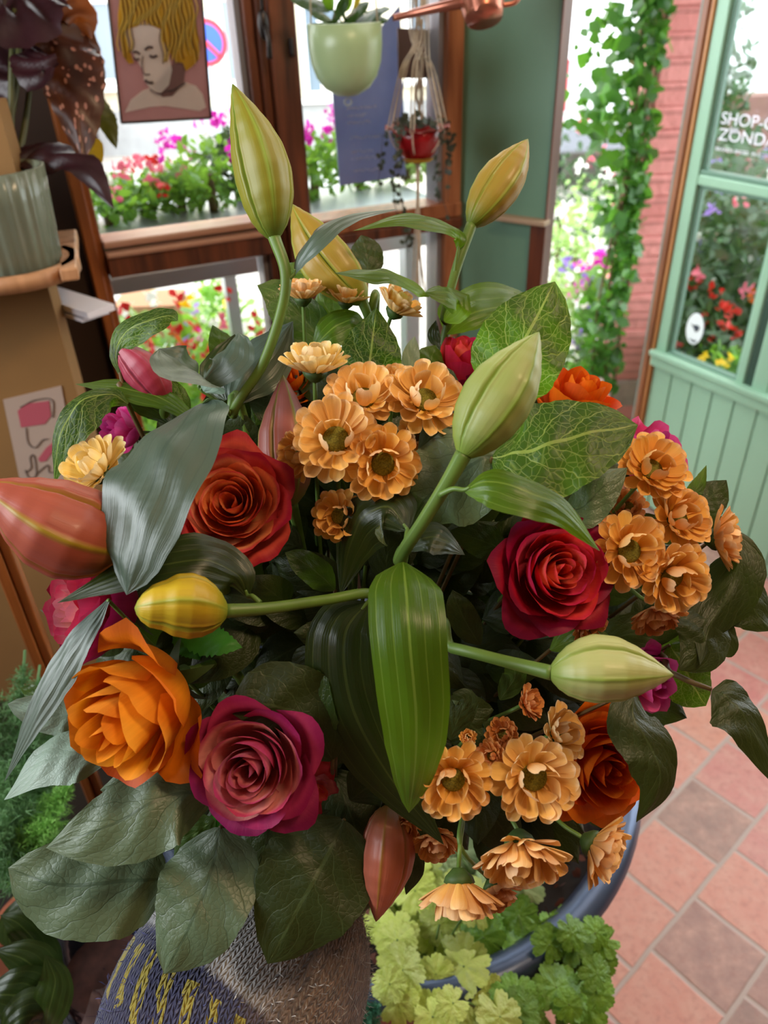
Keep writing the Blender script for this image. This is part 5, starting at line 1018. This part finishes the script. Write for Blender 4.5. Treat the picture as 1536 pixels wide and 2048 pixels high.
sprig('olive leaf pair in the dark gap above the long green lily leaf', [dict(p=[(670, 1180, .52), (640, 1150, .515), (600, 1120, .51), (570, 1105, .51)], w=58, m=SALAL, n=(.1, .4, 1)), dict(p=[(960, 1290, .52), (935, 1250, .515), (915, 1210, .51), (905, 1180, .51)], w=60, m=SALAL_D), dict(p=[(900, 1480, .48), (915, 1440, .475), (930, 1400, .475), (905, 1385, .475)], w=60, m=SALAL_D), dict(p=[(1010, 1100, .50), (960, 1080, .50), (900, 1060, .50)], w=70, m=SALAL_D), dict(p=[(1000, 1400, .52), (1030, 1350, .52), (1010, 1310, .52)], w=50, m=SALAL)])
sprig('olive leaves in shade under the crimson rose', [dict(p=[(1100, 1300, .51), (1150, 1280, .50), (1200, 1285, .50), (1225, 1300, .50)], w=60, m=SALAL), dict(p=[(1180, 1300, .55), (1250, 1270, .54), (1320, 1260, .54), (1380, 1250, .54)], w=80, m=SALAL_D), dict(p=[(880, 1400, .51), (930, 1440, .50), (970, 1470, .50), (1000, 1440, .50)], w=110, m=SALAL_D)])
# inner foliage nobody could count
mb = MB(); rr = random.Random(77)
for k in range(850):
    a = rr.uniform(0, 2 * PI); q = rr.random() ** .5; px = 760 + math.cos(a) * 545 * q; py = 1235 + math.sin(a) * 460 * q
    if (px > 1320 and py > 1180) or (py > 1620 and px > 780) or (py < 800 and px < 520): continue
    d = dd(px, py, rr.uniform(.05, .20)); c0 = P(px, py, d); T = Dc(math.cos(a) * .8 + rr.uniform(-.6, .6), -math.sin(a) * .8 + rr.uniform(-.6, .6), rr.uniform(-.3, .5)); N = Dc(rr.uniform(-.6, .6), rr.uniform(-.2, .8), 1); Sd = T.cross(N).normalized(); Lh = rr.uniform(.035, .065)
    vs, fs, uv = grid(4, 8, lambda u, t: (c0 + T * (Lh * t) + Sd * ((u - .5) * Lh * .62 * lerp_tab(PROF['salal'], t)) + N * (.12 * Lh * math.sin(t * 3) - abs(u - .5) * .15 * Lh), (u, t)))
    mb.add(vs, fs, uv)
o = mb.build('inner_foliage', SALAL_D, None, True, kind='stuff'); tag(o, 'dense dark leaves filling the inside of the bouquet between the flowers', 'foliage')  # dark leaf colour stands in for the shade in the bouquet's core
# ================================================================== the arm in the knitted sleeve
KN = NT('knitted_wool'); t = KN; u, v, uvv = t.uv()
nz = t.noise(55, 3, t.obj()); nb = t.noise(700, 3, t.obj())
su = t.math('ADD', t.math('MULTIPLY', u, 96), t.math('MULTIPLY', nz, .5)); fu = t.math('ABSOLUTE', t.math('SUBTRACT', t.math('FRACT', su), .5))
sv = t.math('ADD', t.math('MULTIPLY', v, 104), t.math('MULTIPLY', fu, 1.7)); fv = t.math('ABSOLUTE', t.math('SUBTRACT', t.math('FRACT', sv), .5))
sth = t.math('MULTIPLY', t.math('SUBTRACT', 1, t.math('MULTIPLY', fv, 1.7)), t.math('SINE', t.math('MULTIPLY', fu, 2 * PI)))
band = t.ramp(t.math('ADD', v, t.math('MULTIPLY', nz, .015)), [(0, lin('#2c2840')), (.14, lin('#6d5240')), (.22, lin('#8a7564')), (.32, lin('#b8b2ac')), (.54, lin('#b4b2b2')), (.55, lin('#34365a')), (.78, lin('#30325a'))])
fleck = t.node('ShaderNodeTexWhiteNoise', noise_dimensions='2D'); cmb = t.node('ShaderNodeCombineXYZ'); t.link(t.math('FLOOR', t.math('MULTIPLY', su, 2)), cmb.inputs[0]); t.link(t.math('FLOOR', sv), cmb.inputs[1]); t.link(cmb.outputs[0], fleck.inputs['Vector'])
band = t.mix(t.math('MULTIPLY', fleck.outputs[0], .38), band, lin('#24222c'))
xo = t.node('ShaderNodeSeparateXYZ'); t.link(t.obj(), xo.inputs[0]); bm = t.math('MULTIPLY_ADD', t.math('ADD', xo.outputs[0], t.math('MULTIPLY', nz, .03)), 28, .75, clamp=True)
band = t.mix(t.math('MULTIPLY', bm, .85), band, t.mix(fleck.outputs[0], lin('#8a6a52'), lin('#54403a')))
yd = t.math('MULTIPLY', t.math('GREATER_THAN', t.math('FRACT', t.math('ADD', t.math('MULTIPLY', u, 29), t.math('ADD', t.math('MULTIPLY', v, 5.0), t.math('MULTIPLY', fu, .25)))), .55), t.math('MULTIPLY', t.math('GREATER_THAN', t.math('ADD', v, t.math('MULTIPLY', nz, .02)), .57), t.math('LESS_THAN', t.math('ADD', v, t.math('MULTIPLY', nz, .05)), .645)))
band = t.mix(t.math('MULTIPLY', yd, t.math('MULTIPLY', t.math('GREATER_THAN', fleck.outputs[0], .22), .75)), band, lin('#b5a21e'))
t.link(band, t.b.inputs['Base Color']); t.b.inputs['Roughness'].default_value = .95; t.b.inputs['Sheen Weight'].default_value = .25
t.bump(t.math('ADD', sth, t.math('MULTIPLY', nb, .35)), 1.0, .0028)
SK = NT('skin'); SK.b.inputs['Base Color'].default_value = lin('#c98f74'); SK.b.inputs['Roughness'].default_value = .5; SK.b.inputs['Subsurface Weight'].default_value = .15; SK.b.inputs['Subsurface Scale'].default_value = .01; SK = SK.m
H0 = BIND + V((-.005, .0, -.015))
wr_ = P(640, 1850, .66)
per = empty('person', wr_); tag(per, 'forearm of a person in a knitted grey, navy and yellow sleeve under the bouquet', 'person')
def skin_mesh(name, chains, m, parent):
    vs, es, rs_ = [], [], []
    idx = {}
    for ch in chains:
        prev = None
        for key, p, r in ch:
            if key not in idx: idx[key] = len(vs); vs.append(rootm(parent).inverted() @ V(p)); rs_.append(r)
            if prev is not None: es.append((prev, idx[key]))
            prev = idx[key]
    me = bpy.data.meshes.new(name); me.from_pydata([tuple(v_) for v_ in vs], es, []); o = bpy.data.objects.new(name, me); COL.objects.link(o); o.parent = parent
    md = o.modifiers.new('skin', 'SKIN'); md.use_smooth_shade = True
    for i, sv_ in enumerate(me.skin_vertices[0].data): sv_.radius = (rs_[i], rs_[i]); sv_.use_root = (i == 0)
    o.modifiers.new('sub', 'SUBSURF').levels = 2; o.modifiers['sub'].render_levels = 2
    me.materials.append(m); return o
elb = P(330, 2380, .50); palm = H0 + (wr_ - H0).normalized() * .035
ax_ = V((0, 0, 1)); toc = (CAM - H0).normalized(); toc.z = 0; toc.normalize(); sdv = toc.cross(ax_).normalized()
ch = [[('e', elb, .042), ('m', elb.lerp(wr_, .5), .036), ('w', wr_, .026), ('p', palm, .028)]]
for k in range(4):
    z = .030 - .020 * k; L_ = (.9, 1.0, .95, .8)[k]; b0 = palm + V((0, 0, z * .8)) ; kn = H0 + sdv * -.030 + toc * .012 + V((0, 0, z))
    ch.append([('p', palm, .03), (f'k{k}', kn, .0095), (f'a{k}', H0 + sdv * -.012 * L_ - toc * .028 + V((0, 0, z)), .0085), (f'b{k}', H0 + sdv * .020 * L_ - toc * .022 + V((0, 0, z - .002)), .008), (f'c{k}', H0 + sdv * .030 * L_ + toc * .0 + V((0, 0, z - .003)), .0072)])
ch.append([('p', palm, .03), ('t0', H0 + sdv * -.012 + toc * .030 + V((0, 0, .018)), .011), ('t1', H0 + sdv * .014 + toc * .030 + V((0, 0, .036)), .0095), ('t2', H0 + sdv * .030 + toc * .018 + V((0, 0, .046)), .008)])
skin_mesh('body', ch, SK, per)
sp = [P(620, 1770, .69), P(575, 1850, .64), P(530, 1950, .595), P(465, 2050, .57), P(430, 2200, .555), P(400, 2400, .54)]
rad = [.042, .068, .086, .094, .100, .105]
def sl(u, t):
    c = cat(sp, t); T = (cat(sp, min(t + .01, 1)) - cat(sp, max(t - .01, 0))).normalized(); f = t * 5; i = min(int(f), 4); r = rad[i] + (rad[i + 1] - rad[i]) * (f - i)
    X = T.cross(V((0, 0, 1))).normalized(); Y = T.cross(X); a = u * 2 * PI
    r *= 1 + .035 * math.sin(a * 3 + t * 6) + .03 * math.sin(t * 17 + a) + .018 * noise.noise(V((math.cos(a) * 3, math.sin(a) * 3, t * 9)))
    return c + (X * math.cos(a) + Y * math.sin(a)) * r, (u, t)
vs, fs, uv = grid(72, 90, sl); slv = mesh('knitted_sleeve', vs, fs, KN.m, per, uv)
mb = MB(); rr = random.Random(9)     # loose wool fibres standing off the knit
FZ = [MB(), MB(), MB()]
for k in range(6500):
    u_, t_ = rr.random(), rr.uniform(.05, .75); p, _ = sl(u_, t_); q_, _ = sl(u_ + .01, t_); q2, _ = sl(u_, t_ + .01); N = (q_ - p).cross(q2 - p).normalized(); cc0 = cat(sp, t_)
    if N.dot(p - cc0) < 0: N = -N
    if N.dot(CAM - p) < -.06: continue
    d = (N * .6 + rvec(rr) * .9).normalized(); L_ = rr.uniform(.003, .008); b_ = rvec(rr).cross(d).normalized() * .00013
    m_ = FZ[0 if t_ < .24 else (1 if t_ < .545 else 2)]; m_.add([p - b_, p + b_, p + d * L_ * .6 + b_ * .7 + rvec(rr) * .0008, p + d * L_], [(0, 1, 2), (0, 2, 3)])
for m_, nm, cl_ in zip(FZ, ('wool_brown', 'wool_grey', 'wool_navy'), ('#7a6452', '#b4b0ac', '#4a4c74')):
    m_.build('wool_fuzz', mat(nm, cl_, .95), slv, kind='stuff')
# ================================================================== tub, bedding plants and fern below
tz = .56
tx, ty_, tR = -.006, .758, .347
tub = empty('round_tub', (tx, ty_, 0)); tag(tub, 'large round tub with a blue black rim below the bouquet at the lower right', 'tub')
TB = mat('tub_blue_black', '#47536a', .28, .5)
vs, fs, uv = lathe([(tR - .05, tz - .30), (tR - .022, tz - .03), (tR - .024, tz), (tR - .014, tz + .012), (tR + .010, tz + .012), (tR + .018, tz + .0), (tR + .012, tz - .016), (tR - .004, tz - .024), (tR - .06, tz - .34), (.001, tz - .34)], 90, V((tx, ty_, 0))); mesh('tub_body', vs, fs, TB, tub, uv)
vs, fs, uv = lathe([(tR - .03, tz - .06), (.001, tz - .06)], 60, V((tx, ty_, 0))); mesh('tub_soil', vs, fs, mat('dark_soil', '#1c130f', .95, var=.3, bump=.6), tub, uv)
mb = MB(); rr = random.Random(21)
for k in range(1500):
    a = rr.uniform(0, 2 * PI); q = rr.random() ** .5 * (tR - .04); c0 = V((tx + math.cos(a) * q, ty_ + math.sin(a) * q, tz - .055 + rr.uniform(0, .01))); X = rvec(rr) * rr.uniform(.003, .009); quads(mb, c0, X, X.cross(rvec(rr)).normalized() * X.length * .6)
mb.build('bark_chips', mat('bark_chip', '#6a3c30', .8, var=.3, vscale=50), tub, kind='stuff')
st_ = empty('slatted_basket', (tx, ty_, 0)); tag(st_, 'reddish brown slatted basket standing on the floor around the round tub', 'basket')
for k in range(34):
    a = k * 2 * PI / 34; c0 = V((tx + math.cos(a) * (tR - .085), ty_ + math.sin(a) * (tR - .085), 0)); c1 = V((tx + math.cos(a) * (tR - .012), ty_ + math.sin(a) * (tR - .012), 0))
    b_ = V((-math.sin(a), math.cos(a), 0)) * .024; r_ = V((math.cos(a), math.sin(a), 0)) * .012; vs = []
    for z_, q_ in ((0, c0), (tz - .03, c1)):
        for s1 in (-1, 1):
            for s2 in (0, 1): vs.append(q_ + b_ * s1 + r_ * s2 + V((0, 0, z_)))
    mesh('slat', vs, [(0, 1, 3, 2), (4, 6, 7, 5), (0, 4, 5, 1), (2, 3, 7, 6), (0, 2, 6, 4), (1, 5, 7, 3)], wood('slat_red', '#7a4030', '#a8654c', (3, 3, 20), .5) if k == 0 else MATS['slat_red'], st_, smooth=False)
for zz_ in (.12, .40):
    rr_ = tR - .085 + .073 * zz_ / tz + .010; vs, fs, uv = lathe([(rr_, zz_), (rr_ + .006, zz_ + .003), (rr_ + .006, zz_ + .022), (rr_ + .002, zz_ + .025)], 60, V((tx, ty_, 0))); mesh('hoop', vs, fs, MATS['old_iron'], st_, uv)
def heu_mat(nm, top, vein):
    t = NT(nm); u, v, uvv = t.uv(); s = t.math('MULTIPLY_ADD', u, 2, -1); y = v
    nz = t.noise(5, 3, uvv); oi = t.node('ShaderNodeObjectInfo')
    col = t.mix(nz, lin(top), lin(vein)); hs = t.node('ShaderNodeHueSaturation'); t.link(col, hs.inputs['Color']); t.link(t.math('MULTIPLY_ADD', oi.outputs['Random'], .6, .65), hs.inputs['Value'])
    t.link(hs.outputs[0], t.b.inputs['Base Color']); t.b.inputs['Roughness'].default_value = .4; t.bump(t.noise(9, 4, uvv), .6, .004); t.translucent(hs.outputs[0], .25); return t.m
HL_ = heu_mat('coral_bells_lime', '#b4cc44', '#e0e488'); HG_ = heu_mat('coral_bells_green', '#8ab83c', '#4a7a28'); HP_ = heu_mat('coral_bells_mint', '#8fae72', '#b8c894')
def lobed(name, c, face, r, m, parent, seed, lobes=7):
    rn = random.Random(seed); ph = rn.uniform(0, 6); Z_ = V(face).normalized(); X_ = Z_.cross(V((rn.uniform(-1, 1), rn.uniform(-1, 1), .1))).normalized(); Y_ = Z_.cross(X_)
    def fn(u, t):
        a = u * 2 * PI; rr_ = r * t * (1 - .20 * (1 - abs(math.sin(a * lobes / 2))) ** 2 * t - .07 * (1 - abs(math.sin(a * lobes * 2))) * t - .45 * math.exp(-(min(a, 2 * PI - a) / .22) ** 2) * t)
        h = r * (-.12 * t * t + .035 * t * math.cos(a * lobes) + .12 * t * t * math.sin(a * 2 + ph))
        return c + X_ * (math.cos(a) * rr_) + Y_ * (math.sin(a) * rr_) + Z_ * h, (.5 + .5 * t * math.cos(a), .5 + .5 * t * math.sin(a))
    vs, fs, uv = grid(84, 8, fn); return mesh(name, vs, fs, m, parent, uv)
def coral_bells(label, box, dz, n, m, seed, rs=(28, 58), dens=1):
    r = random.Random(seed); x0, y0, x1, y1 = box; zz_ = tz + dz; o = empty('coral_bells_plant', atZ((x0 + x1) / 2, (y0 + y1) / 2, zz_ - .12)); tag(o, label, 'bedding plant', 'coral bells in the round tub')
    foot = atZ((x0 + x1) / 2, (y0 + y1) / 2, tz - .02); foot.z = tz - .06
    for k in range(n):
        px, py = r.uniform(x0, x1), r.uniform(y0, y1); q = atZ(px, py, zz_ + r.uniform(-.07, .02)); dp = (M3.transposed() @ (q - CAM)).z * -1
        fc = V((r.uniform(-.5, .5), -.4 + r.uniform(-.4, .3), 1)); lobed('leaf', q, fc, r.uniform(*rs) * dp / FP, m, o, seed * 100 + k)
        tube('leaf_stalk', [q, q.lerp(foot, .5) + V((0, 0, .02)), foot], .0014, STEMM, o, 5)
coral_bells('lime yellow coral bells with scalloped leaves nearest the camera, lower centre', (770, 1800, 960, 2040), .03, 24, HL_, 1, (34, 60))
coral_bells('mid green coral bells right of the lime yellow ones', (960, 1820, 1160, 2030), .00, 28, HG_, 2, (32, 58))
coral_bells('mint green coral bells directly under the nodding chrysanthemums', (840, 1700, 1080, 1840), -.03, 22, HP_, 3, (30, 55))
coral_bells('bright lime coral bells under the hanging coral lily bud', (745, 1740, 880, 1880), .0, 16, HL_, 6, (32, 56))
coral_bells('green coral bells spilling over the right side of the tub rim', (1090, 1850, 1205, 2020), .03, 18, HG_, 4, (30, 50))
coral_bells('yellow green coral bells at the bottom edge, right of centre', (900, 1960, 1060, 2060), .03, 9, HL_, 5, (34, 56))
# table on the left with the fern
tl = P(60, 1800, 1.0); tzl = tl.z - .10
tbl = empty('display_table', (-.62, .55, 0)); tag(tbl, 'dark display table in the lower left corner under the feathery fern', 'table')
MB().box((-1.15, .18, tzl - .03), (-.34, 1.0, tzl)).build('table_top', mat('table_dark', '#1c1815', .35), tbl, bevel=.004)
for xx in (-1.13, -.40):
    for yy in (.24, .94): MB().box((xx, yy, 0), (xx + .04, yy + .04, tzl - .03)).build('leg', MATS['table_dark'], tbl)
FE = mat('fern_green', '#6c9460', .6, var=.3, vscale=20, trans=.25, tcol='#5f9a4a'); FE2 = mat('fern_bright', '#8cc05c', .6, var=.2, vscale=20, trans=.3)
def plume(o, base, tip, wpx, m, seed, n=70):
    r = random.Random(seed); A_, B_ = P(*base), P(*tip); mid = (A_ + B_) / 2 + V((0, 0, .03)); mb = MB(); pts = [A_, mid, B_]; mb.tube(pts, .0016, 5, 10)
    for k in range(n):
        t_ = .12 + .88 * k / n; c0 = cat(pts, t_); W_ = wpx * base[2] / FP * .5 * math.sin(min(1, .25 + t_ * .8) * PI) ** .6 * (1.05 - t_ * .3)
        for e in range(9):
            d = rvec(r); d = (d + (B_ - A_).normalized() * .5).normalized(); L_ = W_ * r.uniform(.5, 1.1); b_ = d.cross(rvec(r)).normalized() * .0006
            mb.add([c0 - b_, c0 + b_, c0 + d * L_], [(0, 1, 2)])
            for g in (.45, .75):
                c1 = c0 + d * L_ * g
                for h in range(3):
                    d2 = (d * .6 + rvec(r) * .8).normalized(); b2 = d2.cross(rvec(r)).normalized() * .0006; mb.add([c1 - b2, c1 + b2, c1 + d2 * L_ * .32], [(0, 1, 2)])
    mb.build('frond', m, o)
fe = empty('asparagus_fern', V((P(60, 1650, .98).x, P(60, 1650, .98).y, tzl))); tag(fe, 'feathery green asparagus fern with fox tail plumes at the left edge below the wooden post', 'potted plant')
fb = (60, 1790, .92)
for i, (tip, w_, m_, b0) in enumerate([((50, 1300, .90), 190, FE, fb), ((-30, 1380, .88), 160, FE, fb), ((130, 1420, .94), 150, FE, fb), ((20, 1520, .84), 170, FE, fb), ((150, 1560, .86), 130, FE2, fb), ((110, 1640, .84), 130, FE2, fb), ((-20, 1650, .82), 150, FE, fb), ((190, 1700, .9), 120, FE, fb), ((80, 1330, .95), 150, FE, fb)]):
    plume(fe, b0, tip, w_, m_, 40 + i)
vs, fs, uv = lathe([(.001, 0), (.055, 0), (.07, .09), (.074, .09), (.074, .105), (.066, .105), (.066, .08), (.001, .08)], 30, V((P(*fb).x, P(*fb).y, tzl))); mesh('fern_pot', vs, fs, mat('terracotta', '#8a4a30', .8), fe, uv)
# glossy dark plant and wrapped pot on the table
gp = empty('glossy_foliage_plant', P(60, 1950, .80)); tag(gp, 'dark glossy leafed plant in the bottom left corner', 'potted plant')
for i, (pts, W) in enumerate([([(120, 2010, .80), (90, 1960, .78), (50, 1920, .77), (-10, 1900, .77)], 90), ([(110, 2030, .78), (60, 2000, .76), (20, 1990, .75), (-40, 1990, .75)], 110), ([(110, 2050, .76), (70, 2030, .74), (30, 2045, .73), (0, 2080, .73)], 90), ([(120, 1990, .82), (80, 1900, .81), (40, 1850, .80), (0, 1830, .80)], 70), ([(90, 2060, .75), (100, 2010, .74), (110, 1960, .74), (90, 1910, .74)], 80), ([(20, 1900, .84), (20, 1860, .84), (50, 1820, .84), (90, 1810, .84)], 60)]): leaf(gp, pts, W, LILYD, 'salal', (0, .4, 1), seed=i + 200)
tube('stem', [P(115, 2040, .78), P(115, 2100, .80)], .006, STEMM, gp)
wpb = empty('wrapped_pot', P(195, 1900, .90)); tag(wpb, 'pot wrapped in crinkled silvery film between the fern and the sleeve', 'plant pot')
wc = P(190, 1900, .84); cb = V((wc.x, wc.y, tzl))
hpz = max(.08, P(190, 1850, .84).z - tzl)
FM = mat('silver_film', '#8e97a6', .22, .55, bump=.3, bscale=30)
def film(u, t):
    a = u * 2 * PI; r_ = .050 + .020 * t + .012 * t * t * math.sin(a * 7) + .007 * math.sin(a * 13 + t * 9); return cb + V((math.cos(a) * r_, math.sin(a) * r_, hpz * t * (1 + .08 * math.sin(a * 5)))), (u, t)
vs, fs, uv = grid(110, 16, film); mesh('film_wrap', vs, fs, FM, wpb, uv)
vs, fs, uv = lathe([(.045, hpz * .7), (.001, hpz * .72)], 24, cb); mesh('soil', vs, fs, mat('bark_soil', '#4a2a22', .9, var=.4, vscale=60, bump=.8, bscale=120), wpb, uv)
fn2 = empty('small_fern', P(720, 2040, .84)); tag(fn2, 'small blue green fern at the bottom edge between the sleeve and the coral bells', 'potted plant')
for i, tp in enumerate([(680, 2000, .80), (720, 1975, .80), (760, 2010, .80), (690, 2040, .78), (740, 2045, .78)]): plume(fn2, (720, 2110, .86), tp, 70, mat('fern_blue', '#3f7a5a', .6, var=.2, trans=.25), 90 + i, 40)
